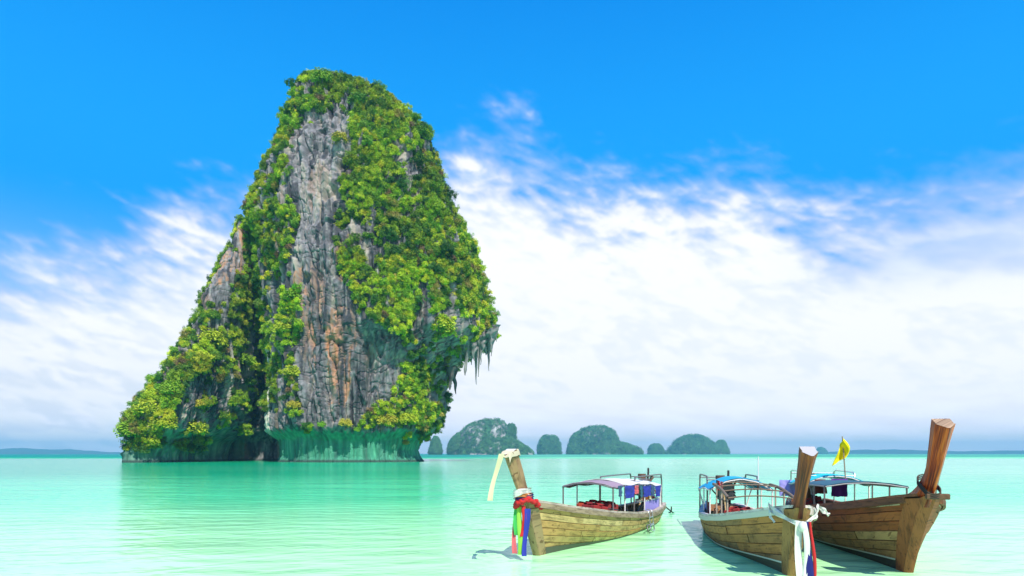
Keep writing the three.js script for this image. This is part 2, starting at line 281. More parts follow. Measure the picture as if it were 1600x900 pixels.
// stalactites under the overhang on the right, each its own piece
{
  const r = rng(31);
  const spots = [[720, 548, 22, 9], [728, 547, 40, 8], [737, 546, 24, 10], [744, 543, 58, 6], [751, 540, 30, 9], [758, 535, 20, 10], [764, 530, 50, 7], [769, 527, 30, 8], [775, 522, 12, 7], [741, 548, 16, 12], [755, 538, 12, 12], [748, 545, 44, 5], [767, 530, 16, 12], [704, 588, 22, 9], [711, 586, 30, 7], [732, 550, 14, 12]];
  for (const [x, y, len, w] of spots) {
    const D = ROCK_D - 2 - r() * 9, s = D / FOCAL, top = at(x, y - 14, D), H = (len + 14) * s, k = 12, ph = r() * 9;
    const g = new THREE.CylinderGeometry(1, 1, 1, 10, k), p = g.attributes.position, col = [];
    for (let i = 0; i < p.count; i++) {
      const t = 0.5 - p.getY(i), rad = w * s * 0.62 * (1 - t) ** (0.7 + 0.9 * ((ph * 7) % 1)) * (1 + 1.3 * noise(p.getX(i) * 1.3 + ph, t * 4 + ph, p.getZ(i) * 1.3)) + 0.09;
      p.setXYZ(i, p.getX(i) * rad + 0.5 * noise(t * 3, ph, 2), -t * H, p.getZ(i) * rad + 0.5 * noise(t * 3, ph, 7));
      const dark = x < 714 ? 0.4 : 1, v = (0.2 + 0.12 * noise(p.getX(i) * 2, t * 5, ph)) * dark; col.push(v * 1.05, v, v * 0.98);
    }
    g.setAttribute('color', new THREE.Float32BufferAttribute(col, 3)); g.computeVertexNormals();
    const m = mesh('stalactite', g, stone, island); m.position.copy(top);
  }
}

// ------------------------------------------------------------------ what grows on the island
function leafClump(seed, leaves = 30) {                    // leaf-sized bent faces spread through a small ball
  const r = rng(seed), pos = [], idx = [];
  for (let i = 0; i < leaves; i++) {
    const c = new THREE.Vector3(r() * 2 - 1, r() * 2 - 1, r() * 2 - 1).multiplyScalar(0.72), n = c.clone().add(new THREE.Vector3((r() - 0.5), 0.9 + r() * 0.5, (r() - 0.5))).normalize();
    const a = new THREE.Vector3(r() - 0.5, r() - 0.5, r() - 0.5).cross(n).normalize(), b = n.clone().cross(a), l = 0.22 + 0.2 * r(), w = 0.10 + 0.09 * r(), o = pos.length / 3;
    const P = (s, t, h) => pos.push(c.x + a.x * s + b.x * t + n.x * h, c.y + a.y * s + b.y * t + n.y * h, c.z + a.z * s + b.z * t + n.z * h);
    P(-l, 0, -0.1); P(0, -w, 0); P(l, 0, -0.12); P(0, w, 0); P(0, 0, 0.07);
    idx.push(o, o + 1, o + 4, o + 1, o + 2, o + 4, o + 2, o + 3, o + 4, o + 3, o, o + 4);
  }
  const g = new THREE.BufferGeometry(); g.setAttribute('position', new THREE.Float32BufferAttribute(pos, 3)); g.setIndex(idx); g.computeVertexNormals();
  return g;
}
const CLUMPS = [1, 2, 3].map((k) => leafClump(k));
const leafMaterial = new THREE.MeshStandardMaterial({ color: 0xffffff, roughness: 0.7, side: THREE.DoubleSide });
const GREENS = [[0.29, 0.50, 0.008], [0.46, 0.64, 0.010], [0.16, 0.39, 0.010], [0.56, 0.62, 0.014], [0.05, 0.18, 0.012], [0.16, 0.32, 0.016], [0.34, 0.32, 0.05], [0.25, 0.17, 0.07]];
const BARE = [   // rock that stays bare
  [0.06, [[458, 185], [545, 172], [548, 235], [530, 300], [515, 380], [540, 450], [600, 512], [636, 560], [600, 612], [560, 655], [474, 655], [474, 450], [452, 420], [468, 330], [448, 260]]],
  [0.10, [[298, 605], [345, 556], [380, 490], [404, 560], [378, 650], [330, 712], [326, 668], [285, 655]]],
  [0.30, [[335, 395], [392, 345], [412, 480], [385, 540], [345, 505], [325, 455]]],
  [0.15, [[405, 470], [428, 470], [440, 600], [452, 690], [412, 690]]],
];
const COVER = [   // [density, bush size, outline]: where shrubs hold on the front of the island
  [1.0, 1.0, [[480, 100], [540, 100], [600, 130], [660, 165], [680, 200], [668, 215], [640, 230], [600, 225], [560, 235], [545, 200], [520, 175], [480, 170], [455, 190], [440, 170], [440, 150]]],
  [1.0, 1.15, [[545, 235], [600, 225], [668, 240], [690, 250], [700, 300], [722, 335], [745, 375], [764, 420], [750, 450], [700, 440], [690, 480], [660, 500], [610, 512], [575, 490], [545, 440], [525, 390], [545, 340], [560, 290]]],
  [0.55, 0.8, [[520, 290], [560, 260], [600, 320], [600, 420], [545, 440], [515, 390]]],
  [0.72, 0.9, [[440, 150], [456, 185], [448, 240], [436, 290], [420, 330], [405, 390], [392, 380], [370, 335], [378, 290], [400, 240], [425, 190]]],
  [0.5, 0.75, [[420, 320], [455, 310], [470, 350], [450, 410], [420, 420], [410, 380]]],
  [0.42, 0.7, [[438, 450], [466, 450], [474, 510], [460, 570], [472, 640], [458, 650], [446, 580], [438, 520]]],
  [0.75, 0.85, [[640, 495], [690, 490], [706, 520], [700, 560], [695, 600], [696, 660], [670, 690], [655, 650], [640, 590], [625, 540]]],
  [0.42, 0.7, [[570, 640], [610, 610], [640, 560], [660, 600], [670, 690], [630, 690], [590, 665], [560, 670]]],
  [0.2, 0.5, [[450, 660], [560, 660], [580, 675], [450, 684]]],
  [0.8, 0.9, [[715, 440], [766, 410], [772, 470], [785, 530], [765, 530], [752, 480], [735, 490], [715, 480]]],
  [0.95, 1.2, [[185, 700], [190, 660], [232, 605], [290, 560], [330, 525], [352, 515], [362, 535], [335, 560], [300, 590], [262, 640], [250, 700], [215, 708]]],
  [0.8, 1.0, [[270, 690], [300, 660], [326, 680], [318, 705], [280, 706]]],
  [0.22, 0.7, [[255, 575], [285, 520], [318, 480], [350, 465], [345, 490], [320, 510], [290, 545], [262, 585]]],
  [0.3, 0.9, [[374, 545], [398, 540], [405, 600], [396, 640], [378, 600]]],
  [0.25, 0.8, [[368, 640], [400, 620], [404, 690], [372, 700]]],
];
{
  const r = rng(404), items = [[], [], []];
  const q = new THREE.Quaternion(), e = new THREE.Euler(), M = new THREE.Matrix4(), V = new THREE.Vector3(), S = new THREE.Vector3();
  const put = (c, rad, tone, up, count) => {               // one shrub: leaf clumps on a few uneven lobes
    const ex = 0.7 + 0.7 * r(), ey = 0.6 + 0.8 * r(), lobes = [0, 1, 2, 3].map(() => [(r() - 0.5) * rad * 1.3, (r() - 0.6) * rad * 1.3, (r() - 0.5) * rad * 0.7, 0.35 + 0.6 * r()]);
    for (let k = 0; k < count; k++) {
      const a = r() * 6.283, h = r() * 1.25 - 0.25, w = Math.sqrt(Math.max(0, 1 - h * h)), B = lobes[(r() * 4) | 0], d = rad * B[3] * (0.55 + 0.5 * r());
      V.set(B[0] + Math.cos(a) * w * d * ex, B[1] + h * d * ey, B[2] + Math.sin(a) * w * d).addScaledVector(up, 0.25 * rad).add(c);
      e.set(r() * 1.2 - 0.6, r() * 6.283, r() * 1.2 - 0.6); q.setFromEuler(e);
      const s = 0.36 + 0.38 * r(); S.set(s, s * 0.9, s);
      const j = 0.84 + 0.32 * r();
      items[(r() * 3) | 0].push([M.compose(V, q, S).clone(), rgb(tone[0] * j * (0.9 + 0.25 * r()), tone[1] * j, tone[2] * j)]);
    }
  };
  const pick = () => { const t = r(); return GREENS[t < 0.26 ? 0 : t < 0.48 ? 1 : t < 0.64 ? 2 : t < 0.74 ? 3 : t < 0.88 ? 4 : t < 0.95 ? 5 : t < 0.98 ? 6 : 7]; };
  const bushes = [];
  for (const [g, want] of [[lobes[0], 5600], [lobes[1], 1500], [lobes[2], 300]]) {
    const p = g.attributes.position, nn = g.attributes.normal;
    for (let tries = 0, got = 0; tries < want * 60 && got < want; tries++) {
      const i = (r() * p.count) | 0, x = p.getX(i), y = p.getY(i), z = p.getZ(i), nz = nn.getZ(i), ny = nn.getY(i);
      if (y < 3.5) continue;
      const back = nz < -0.15, wob = 9 * fbm(x * 0.07, y * 0.07, z * 0.07, 3), wob2 = 9 * fbm(x * 0.07 + 50, y * 0.07, z * 0.07, 3);
      let dens = 0, size = 1;
      if (back) { dens = smooth(-0.12, 0.12, fbm(x * 0.03, y * 0.025, z * 0.03, 3)) * 0.7 * smooth(8, 14, y); } else {
        const u = px(x, z), v = py(y, z);
        for (const [d0, s0, poly] of COVER) if (d0 > dens && inside(poly, u + wob, v + wob2)) { dens = d0; size = s0; }
        if (!dens) { dens = 0.03 * smooth(0.0, 0.35, ny) + 0.004; size = 0.45; }
        for (const [k, poly] of BARE) if (inside(poly, u + wob * 0.4, v + wob2 * 0.4)) dens *= k;
        const hole = smooth(0.03, 0.17, fbm(x * 0.12 + 9, y * 0.07, z * 0.12, 3)); dens *= 1 - 0.93 * hole;
      }
      if (ny < -0.35) dens *= 0.2;
      if (r() > dens) continue;
      const rad = size * (0.65 + 1.25 * r() * r() + (r() < 0.05 ? 1.1 : 0));
      let crowd = 0; for (let k = bushes.length - 1; k >= Math.max(0, bushes.length - 6000); k--) { const b = bushes[k], dx = b[0] - x, dy = b[1] - y, dz = b[2] - z; if (dx * dx + dy * dy + dz * dz < 0.5 * rad * rad) { crowd = 1; break; } }
      if (crowd) continue;
      bushes.push([x, y, z]); got++;
      const N = new THREE.Vector3(nn.getX(i), ny, nz);
      put(new THREE.Vector3(x, y, z).addScaledVector(N, 0.35 * rad), rad, pick().map((v) => v * (0.85 + 0.9 * fbm(x * 0.06, y * 0.06, z * 0.06 + 20, 3))), N, Math.round(9 + 15 * rad * rad));
    }
  }
  items.forEach((list, k) => {
    const im = new THREE.InstancedMesh(CLUMPS[k], leafMaterial, list.length); im.name = 'foliage'; im.castShadow = im.receiveShadow = true;
    list.forEach(([m, c], i) => { im.setMatrixAt(i, m); im.setColorAt(i, c); });
    im.userData.kind = 'stuff'; island.add(im);
  });
  console.log('shrubs', bushes.length, 'clumps', items.map((l) => l.length).join(' '));
}

// ------------------------------------------------------------------ far islands and the distant coast
{
  const far = (name, label, D, parts, seed, group) => {
    const t = thing(name, label, 'island', [0, 0, 0], 0, group), k = D / 1000, all = [];
    const colour = (x, y, z) => {
      const n = fbm(x * 0.02 / k + seed, y * 0.03 / k, z * 0.02 / k, 4), f = fbm(x * 0.09 / k, y * 0.09 / k, z * 0.09 / k, 3), cl = smooth(0.0, 0.14, fbm(x * 0.045 / k + 9, y * 0.012 / k, z * 0.045 / k, 3));
      const c = [0.03 + 0.03 * n, 0.10 + 0.1 * n, 0.028 + 0.02 * n], j = 1 + 1.6 * f;
      return [lerp(c[0], 0.30, cl) * j, lerp(c[1], 0.29, cl) * j, lerp(c[2], 0.27, cl) * j].map((v) => clamp(v, 0.006, 0.5));
    };
    const push = (x, y, z) => k * (16 * fbm(x * 0.012 / k + seed, y * 0.012 / k, z * 0.012 / k, 3) + 11 * ridge(x * 0.05 / k, y * 0.02 / k, z * 0.05 / k, 3) - 3 + 5 * fbm(x * 0.14 / k, y * 0.14 / k, z * 0.14 / k, 2)) * 0.55;
    parts.forEach(([rows, dz = 0], i) => { const g = lobe({ D, rows: rows.map(([y, l, r]) => [y, l + Math.min(3.5, (r - l) * 0.12), r - Math.min(3.5, (r - l) * 0.12), (r - l) / 2 * k * 0.8]), nT: 150, nY: 70, push, color: colour, dz: dz * k }); all.push(g); tag(mesh('limestone_hill', g, stone, t)); });
    // tree crowns over the slopes
    const r = rng(seed * 7 + 1), list = []; const im0 = CLUMPS[0];
    for (const g of all) for (let i = 0; i < 1500; i++) {
      const p = g.attributes.position, nn = g.attributes.normal, j = (r() * p.count) | 0;
      if (nn.getZ(j) < -0.2 || p.getY(j) < 3 || r() > 0.12 + 0.8 * Math.max(0, nn.getY(j)) + 0.4 * smooth(60 * k, 10 * k, p.getY(j))) continue;
      const s = k * (1.5 + 2.4 * r()), v = 0.6 + 0.9 * r();
      list.push([new THREE.Matrix4().compose(new THREE.Vector3(p.getX(j), p.getY(j) + s * 0.2, p.getZ(j)), new THREE.Quaternion().setFromEuler(new THREE.Euler(r(), r() * 6, r())), new THREE.Vector3(s, s, s)), rgb(0.045 * v, 0.15 * v, 0.03 * v)]);
    }
    const im = new THREE.InstancedMesh(im0, leafMaterial, list.length); im.name = 'foliage'; list.forEach(([m, c], i) => { im.setMatrixAt(i, m); im.setColorAt(i, c); }); im.userData.kind = 'stuff'; im.castShadow = im.receiveShadow = true; t.add(im);
  };
  far('distant_island', 'small far island peeping out behind the foot of the big rock', 1500, [[[[684, 679, 683], [690, 675, 687], [700, 671, 690], [712, 668, 694]]]], 3);
  far('distant_island', 'widest domed far island with a notch at its right, nearest to the big rock', 1500, [[[[656, 754, 782], [660, 738, 790], [667, 726, 796], [680, 716, 799], [695, 708, 806], [712, 704, 812]]], [[[679, 716, 722], [684, 708, 728], [692, 701, 738], [712, 697, 745]], 8], [[[664, 795, 803], [670, 789, 807], [680, 785, 808], [712, 780, 812]], -6], [[[686, 760, 800], [694, 745, 815], [702, 735, 826], [712, 728, 834]], 20]], 11);
  far('distant_island', 'small steep round far island alone between two wider ones', 2000, [[[[682, 849, 867], [686, 844, 872], [694, 840, 876], [703, 838, 877], [711, 838, 879]]]], 17);
  far('distant_island', 'second widest far island with a flat domed top and a low tail to its right', 2000, [[[[667, 922, 946], [671, 909, 957], [677, 902, 963], [688, 897, 967], [711, 893, 972]]], [[[678, 898, 908], [686, 889, 915], [697, 885, 920], [711, 883, 925]], 6], [[[690, 930, 960], [697, 920, 982], [703, 915, 994], [711, 910, 999]], 14]], 23);
  far('distant_island', 'tiny low far island just left of the pointed one', 2400, [[[[696, 1019, 1030], [700, 1013, 1035], [711, 1010, 1041]]]], 29);
  far('distant_island', 'rightmost far island, peaked with a small knob on its right slope', 2400, [[[[681, 1073, 1092], [684, 1064, 1101], [690, 1053, 1112], [700, 1044, 1124], [711, 1037, 1132]]], [[[690, 1124, 1132], [695, 1119, 1135], [711, 1108, 1143]], -4]], 37);
  far('distant_island', 'faint cone-shaped islet on the horizon left of the yellow flag', 4200, [[[[702, 1281, 1284], [705, 1277, 1289], [710, 1273, 1293]]]], 41);
  const coast = (name, label, D, top, seed) => {
    const k = D / 1000, x0 = top[0][0], x1 = top[top.length - 1][0];
    const g = sheetGeometry(240, 26, (u, v) => { const X = lerp(x0, x1, u), h = Math.max(0, 710 - table(top, X)) * (1 + 0.5 * fbm(X * 0.03, seed, v * 2, 4)), prof = Math.sin(Math.PI * clamp(v)) ** 0.7; return [(X - 800) * k, Math.max(-1, h * k * prof * (1 + 0.25 * fbm(X * 0.1, v * 5, seed, 3))) - 1, -(D - 500 + v * 1000)]; });
    const m = mat(rgb(0.045, 0.10, 0.04), 0.95); tag(mesh(name, g, m), label, null, null, 'structure');
  };
  coast('hills', 'hazy line of low hills on the left horizon behind the big rock', 5000, [[-420, 708], [-200, 704], [-60, 706], [10, 704], [40, 701], [70, 704], [100, 703], [140, 706], [200, 708], [330, 709], [420, 709.6]], 3);
  coast('hills', 'hazy line of low hills on the right horizon behind the boats', 5000, [[1285, 709.6], [1310, 706.5], [1340, 703], [1370, 704.5], [1400, 703], [1440, 705], [1500, 706], [1560, 704.5], [1600, 705], [1700, 703], [1900, 707], [2050, 709]], 8);
}

// ------------------------------------------------------------------ materials for the boats
const woodTexture = dataTexture(512, (u, v) => {            // grain along u, with knots, scuffs and rust spots; tiles
  const A = 2 * Math.PI, cu = Math.cos(u * A), su = Math.sin(u * A), cv = Math.cos(v * A), sv = Math.sin(v * A);
  const grain = noise(cu * 0.9 + 3, su * 0.9, v * 64 % 64 + 0) * smooth(0, 0.04, v) * smooth(1, 0.96, v), fibre = noise(cu * 5, su * 5 + 9, Math.round(v * 256) * 0.71);
  const patch = fbm(cu * 1.6 + cv * 1.3, su * 1.6 + 4, sv * 1.6, 4), blot = smooth(0.22, 0.38, fbm(cu * 4 + 8, su * 4 + cv * 3, sv * 4, 3)), pale = smooth(0.2, 0.45, fbm(cu * 3 + 20, su * 3 + cv * 5, sv * 5, 3));
  let k = 0.95 + 0.26 * grain + 0.16 * fibre + 0.5 * patch;
  let c = [k, k * (1 + 0.05 * patch), k * (1 + 0.1 * patch)];
  c = c.map((x, i) => lerp(x, [0.42, 0.33, 0.26][i], blot * 0.55)); c = c.map((x, i) => lerp(x, [1, 0.98, 0.9][i], pale * 0.4));
  return c;
}, true);
const varnishTexture = dataTexture(256, (u, v) => { const A = 6.2832, cu = Math.cos(u * A), su = Math.sin(u * A), cv = Math.cos(v * A), sv = Math.sin(v * A); const s = fbm(cu * 0.5 + 3, su * 0.5 + cv * 2.2, sv * 2.2, 4), f = fbm(cu * 0.8 + 3, su * 0.8 + cv * 9, sv * 9, 3), k = clamp(0.74 + 1.0 * s + 0.7 * f, 0.2, 1.1); return [k, k * k * 0.8 + 0.15 * k, k * k * 0.7]; }, true);
const varnish = (r, g, b, rough = 0.4) => new THREE.MeshStandardMaterial({ color: rgb(r, g, b), map: varnishTexture, bumpMap: varnishTexture, bumpScale: 0.004, roughness: rough, side: THREE.DoubleSide });
const wood = (r, g, b, rough = 0.72) => new THREE.MeshStandardMaterial({ color: rgb(r, g, b), map: woodTexture, bumpMap: woodTexture, bumpScale: 0.006, roughness: rough, side: THREE.DoubleSide });
const steel = mat(rgb(0.24, 0.22, 0.21), 0.5, { metalness: 0.6 }), blackIron = mat(rgb(0.028, 0.026, 0.026), 0.55, { metalness: 0.3 }), rust = mat(rgb(0.13, 0.07, 0.04), 0.85), chrome = mat(rgb(0.62, 0.62, 0.6), 0.32, { metalness: 0.9 });
const whitePaint = mat(rgb(0.74, 0.72, 0.68), 0.6), greyPaint = mat(rgb(0.34, 0.34, 0.33), 0.6);
const cloth = (r, g, b) => mat(rgb(r, g, b), 0.95);
const CLOTH = { white: cloth(0.66, 0.65, 0.61), cream: cloth(0.66, 0.62, 0.38), blue: cloth(0.025, 0.04, 0.34), navy: cloth(0.012, 0.015, 0.16), red: cloth(0.52, 0.02, 0.022), lime: cloth(0.28, 0.58, 0.07), green: cloth(0.05, 0.42, 0.09), pink: cloth(0.62, 0.12, 0.14), orange: cloth(0.72, 0.25, 0.08), purple: cloth(0.13, 0.035, 0.26), lilac: cloth(0.34, 0.31, 0.72), brown: cloth(0.11, 0.06, 0.035), turquoise: cloth(0.005, 0.38, 0.62), aqua: cloth(0.02, 0.58, 0.66), dark: cloth(0.035, 0.05, 0.055), yellow: cloth(0.90, 0.76, 0.0), teal: cloth(0.03, 0.12, 0.17), slate: cloth(0.04, 0.09, 0.17) };

// ------------------------------------------------------------------ a long-tailed wooden boat, bow towards +z, waterline at y = 0
function boat(cfg) {
  const { L, B } = cfg, a = cfg.angle * Math.PI / 180, r = rng(cfg.seed);
  const root = thing('longtail_boat', cfg.label, 'boat', [cfg.bow[0] + Math.sin(a) * L / 2, 0, -(cfg.bow[1] + Math.cos(a) * L / 2)], -a, 'long-tailed wooden boats moored in the shallows');
  const stemZ = (y) => table(cfg.stem, y), sheer = (t) => table(cfg.sheer, t) , ySheer = (t) => { const d = 0.03; return (sheer(clamp(t - d)) + 2 * sheer(t) + sheer(clamp(t + d))) / 4; };
  const beam = (t) => Math.max(0.055, t < 0.45 ? B * (1 - 0.5 * ((0.45 - t) / 0.45) ** 2.2) : B * Math.max(0, 1 - ((t - 0.45) / 0.55) ** cfg.full) ** 0.85);
  const yKeel = (t) => -0.34 + 0.24 * smooth(0.2, 0, t) - 0.06 * smooth(0.7, 1, t);
  function S(t, s, side, off = 0) {
    const raw = (t, s) => {
      const e = smooth(0.5, 1, t), q = s * Math.PI / 2, b = beam(t), y0 = yKeel(t), y = y0 + (ySheer(t) - y0) * (1 - Math.cos(q)) ** lerp(0.92, 0.62, e);
      const x = 0.03 + (b - 0.03) * Math.sin(q) ** lerp(0.62, 1.5, e);
      return [x, y, -L / 2 + L * t + stemZ(y) * smooth(0.5, 1, t) - 0.55 * Math.max(0, y + 0.2) * smooth(0.18, 0, t)];
    };
    const p = raw(t, s);
    if (off) {
      const d = 1e-3, t1 = t > 0.99 ? t - d : t + d, s1 = s > 0.99 ? s - d : s + d, u = raw(t1, s), v = raw(t, s1), f = (t1 > t ? 1 : -1) * (s1 > s ? 1 : -1);
      const U = u.map((x, i) => x - p[i]), V = v.map((x, i) => x - p[i]);
      const N = [U[1] * V[2] - U[2] * V[1], U[2] * V[0] - U[0] * V[2], U[0] * V[1] - U[1] * V[0]].map((x) => -x * f), l = Math.hypot(...N) || 1, g = N[0] < 0 ? -1 : 1;
      for (let i = 0; i < 3; i++) p[i] += N[i] / l * off * g;
    }
    return [p[0] * side, p[1], p[2]];
  }
  const sAt = (t, y) => { let lo = 0, hi = 1; for (let i = 0; i < 24; i++) { const m = (lo + hi) / 2; if (S(t, m, 1)[1] < y) lo = m; else hi = m; } return lo; };
  const halfAt = (t, y) => S(t, sAt(t, y), 1)[0];
  const tOf = (z) => clamp((z + L / 2) / L);

  // hull: inner skin, with planks laid on it
  const hull = mesh('hull', [1, -1].map((side) => sheetGeometry(56, 16, (u, v) => S(u * 0.995, v, side))), cfg.skin, root);
  const tones = cfg.planks.map(([c, rough]) => wood(...c, rough ?? 0.72));
  const sLo = 0.26, sHi = 0.965, n = cfg.strakes;
  for (const side of [1, -1]) for (let k = 0; k < n; k++) {
    const sa = lerp(sLo, sHi, k / n), sb = lerp(sLo, sHi, (k + 1) / n), cuts = [0.004], m = 5;
    for (let i = 1; i < m; i++) cuts.push((i + (k % 2 ? 0.5 : 0) - 0.25 + 0.24 * (r() - 0.5)) / m); cuts.push(0.977);
    for (let i = 0; i < m; i++) {
      const ta = cuts[i] + (i ? 0.006 / L : 0), tb = cuts[i + 1] - 0.006 / L, nn = 8, pos = [], uv = [], idx = [], ou = r() * 3, ov = r(), wide = (sb - sa) * 1.3, proud = 0.020 + 0.012 * r(), gap = 0.008 / 1.6;
      const row = (s, off, v) => { for (let j = 0; j <= nn; j++) { const t = lerp(ta, tb, j / nn); pos.push(...S(t, s, side, off)); uv.push(t * L / 2.4 + ou, v); } };
      row(sa + gap, proud, ov); row(sb - gap, proud, ov + wide * 0.55);
      row(sa + gap, proud, ov); row(sa + gap * 0.6, -0.004, ov); row(sb - gap, proud, ov); row(sb - gap * 0.6, -0.004, ov);
      const w = nn + 1, strip = (p, q2) => { for (let j = 0; j < nn; j++) idx.push(p + j, q2 + j, p + j + 1, p + j + 1, q2 + j, q2 + j + 1); };
      strip(0, w); strip(2 * w, 3 * w); strip(4 * w, 5 * w); idx.push(0, w, 3 * w, w, 5 * w, 3 * w, nn, 3 * w + nn, w + nn, w + nn, 3 * w + nn, 5 * w + nn);
      const g = new THREE.BufferGeometry(); g.setAttribute('position', new THREE.Float32BufferAttribute(pos, 3)); g.setAttribute('uv', new THREE.Float32BufferAttribute(uv, 2)); g.setIndex(idx); g.computeVertexNormals();
      mesh('plank', g, tones[cfg.tone(k / (n - 1), r())], hull);
    }
  }
  const below = [1, -1].map((side) => sheetGeometry(50, 6, (u, v) => { const t = 0.004 + 0.965 * u, sTop = Math.max(sLo, sAt(t, cfg.boot(t))); return S(t, lerp(0.02, sTop, v), side, 0.036); }));
  mesh('bottom', below, cfg.bottomPaint, hull);
  if (cfg.stripe) mesh('boot_stripe', [1, -1].map((side) => sheetGeometry(60, 1, (u, v) => { const t = 0.1 + 0.868 * u, s = sAt(t, cfg.boot(t) + 0.035 * v); return S(t, s, side, 0.042); }, 0)), cfg.stripe, hull);
  // transom
  mesh('transom', sheetGeometry(8, 10, (u, v) => { const p = S(0, v, 1, 0.02); return [p[0] * (u * 2 - 1), p[1], p[2] - 0.02]; }, [0, 0, 0.05]), tones[0], root);
  // stem: wedge over the plank ends, and the tall prow that carries on from it
  const st = []; const ns = 14, stemTop = 0.985;
  for (const side of [1, -1]) st.push(sheetGeometry(3, ns, (u, v) => S(0.971 + 0.029 * u, 0.01 + v * stemTop, side, 0.05)));
  st.push(sheetGeometry(2, ns, (u, v) => { const p = S(1, 0.01 + v * stemTop, 1, 0.05), c = p[0]; return [c * (u * 2 - 1), p[1], p[2] + 0.03 * (1 - (2 * u - 1) ** 2)]; }));
  for (const g of st) { const q = g.attributes.uv, p = g.attributes.position; for (let i = 0; i < q.count; i++) q.setXY(i, p.getY(i) * 0.5, p.getZ(i) * 0.6 + p.getX(i)); }
  mesh('stem', st, cfg.stemWood, root);
  const yj = ySheer(1) - 0.22, yt = cfg.top, secs = 16, pp = [], pu = [], pi = [];
  const stemPoint = (y) => new THREE.Vector3(0, y, L / 2 + stemZ(y));
  const shape = (y) => { const v = clamp((y - yj) / (yt - yj)), d = table(cfg.prow, v, 1), w = table(cfg.prow, v, 2); return [d, w]; };
  for (let i = 0; i <= secs; i++) {
    const y = lerp(yj, yt, i / secs), p = stemPoint(y), T = stemPoint(y + 0.05).sub(stemPoint(y - 0.05)).normalize(), F = new THREE.Vector3(0, -T.z * smooth(0.2, 0.6, i / secs), lerp(1, T.y, smooth(0.2, 0.6, i / secs))), [d, w] = shape(y), m = 0.02;
    const slant = cfg.slant * smooth(0.86, 1, i / secs);     // the sawn top slopes
    for (const [x, f] of [[-0.02, 0.06], [0.02, 0.06], [w, -d * 0.36], [w - m, -d * 0.4], [w * 0.92, -d * 0.97], [w * 0.92 - m, -d], [-w * 0.92 + m, -d], [-w * 0.92, -d * 0.97], [-w + m, -d * 0.4], [-w, -d * 0.36]]) {
      pp.push(x, p.y + F.y * f + slant * f, p.z + F.z * f); pu.push(y * 0.45, x * 0.8 + f * 0.7);
    }
  }
  for (let i = 0; i < secs; i++) for (let j = 0; j < 10; j++) { const o = i * 10 + j, q = i * 10 + (j + 1) % 10; pi.push(o, q, o + 10, q, q + 10, o + 10); }
  let pg = new THREE.BufferGeometry(); pg.setAttribute('position', new THREE.Float32BufferAttribute(pp, 3)); pg.setAttribute('uv', new THREE.Float32BufferAttribute(pu, 2)); pg.setIndex(pi); pg = pg.toNonIndexed(); pg.computeVertexNormals();
  const prow = mesh('prow', pg, cfg.prowWood, root);
  { const o = secs * 10, cp = pp.slice(o * 3), g = new THREE.BufferGeometry(), ids = []; for (let j = 1; j < 9; j++) ids.push(0, j, j + 1); const up = cp.map((v, i) => (i % 3 === 1 ? v + 0.004 : v)); g.setAttribute('position', new THREE.Float32BufferAttribute(up, 3)); g.setAttribute('uv', new THREE.Float32BufferAttribute(pu.slice(o * 2), 2)); g.setIndex(ids); g.computeVertexNormals(); mesh('sawn_top', g, cfg.endGrain, prow); }
  // rails along the sheer
  for (const side of [1, -1]) {
    const rail = (t0, t1, dx0, dx1, dy0, dy1) => { const N = 40, pos = [], uv = [], idx = []; for (let i = 0; i <= N; i++) { const t = lerp(t0, t1, i / N), p = S(t, 1, side), sgn = side; for (const [x, y] of [[dx0, dy0], [dx1, dy0], [dx1, dy1], [dx0, dy1]]) { const xx = Math.max(0.02, Math.abs(p[0]) + x); pos.push(xx * sgn, p[1] + y, p[2]); uv.push(t * L / 2, (x + y) * 2); } } for (let i = 0; i < N; i++) for (let j = 0; j < 4; j++) { const o = i * 4 + j, q = i * 4 + (j + 1) % 4; idx.push(o, q, o + 4, q, q + 4, o + 4); } const e = N * 4; idx.push(0, 1, 2, 0, 2, 3, e, e + 2, e + 1, e, e + 3, e + 2); let g = new THREE.BufferGeometry(); g.setAttribute('position', new THREE.Float32BufferAttribute(pos, 3)); g.setAttribute('uv', new THREE.Float32BufferAttribute(uv, 2)); g.setIndex(idx); g = g.toNonIndexed(); g.computeVertexNormals(); return g; };
    mesh('gunwale', rail(0, 0.985, -0.10, 0.055, 0.0, 0.05), cfg.gunwale, root);
    mesh('rubbing_rail', rail(0.01, 0.97, 0.012, 0.062, -0.115, -0.004), cfg.rubbing, root);
    for (let k = 0; k < 13; k++) { const t = 0.08 + k * 0.068, g = sheetGeometry(1, 8, (u, v) => { const p = S(t + (u - 0.5) * 0.06 / L, lerp(0.42, 0.985, v), side, -0.05); return p; }, [-0.0, 0.0, 0.0001]); mesh('rib', [g, sheetGeometry(1, 8, (u, v) => S(t + 0.03 / L, lerp(0.42, 0.985, v), side, -0.05 * u)), sheetGeometry(1, 8, (u, v) => S(t - 0.03 / L, lerp(0.42, 0.985, v), side, -0.05 * u))], cfg.ribs, root); }
  }
  // deck boards and thwarts
  const yd = 0.1;
  for (let k = -4; k <= 4; k++) { const x = k * 0.2; let z0 = null, z1 = null; for (let t = 0.03; t < 0.93; t += 0.01) if (halfAt(t, yd) > Math.abs(x) + 0.14) { const z = -L / 2 + L * t; z0 ??= z; z1 = z; } if (z0 !== null && z1 - z0 > 0.5) mesh('deck_board', box(0.185, 0.03, z1 - z0, x, yd + 0.003 * (k & 1), (z0 + z1) / 2), cfg.deck, root); }
  for (const t of cfg.thwarts) { const y = Math.min(ySheer(t) - 0.16, 0.42), w = halfAt(t, y) * 2 - 0.05; mesh('thwart', box(w, 0.04, 0.28, 0, y, -L / 2 + L * t, 0.01), cfg.bench, root); }
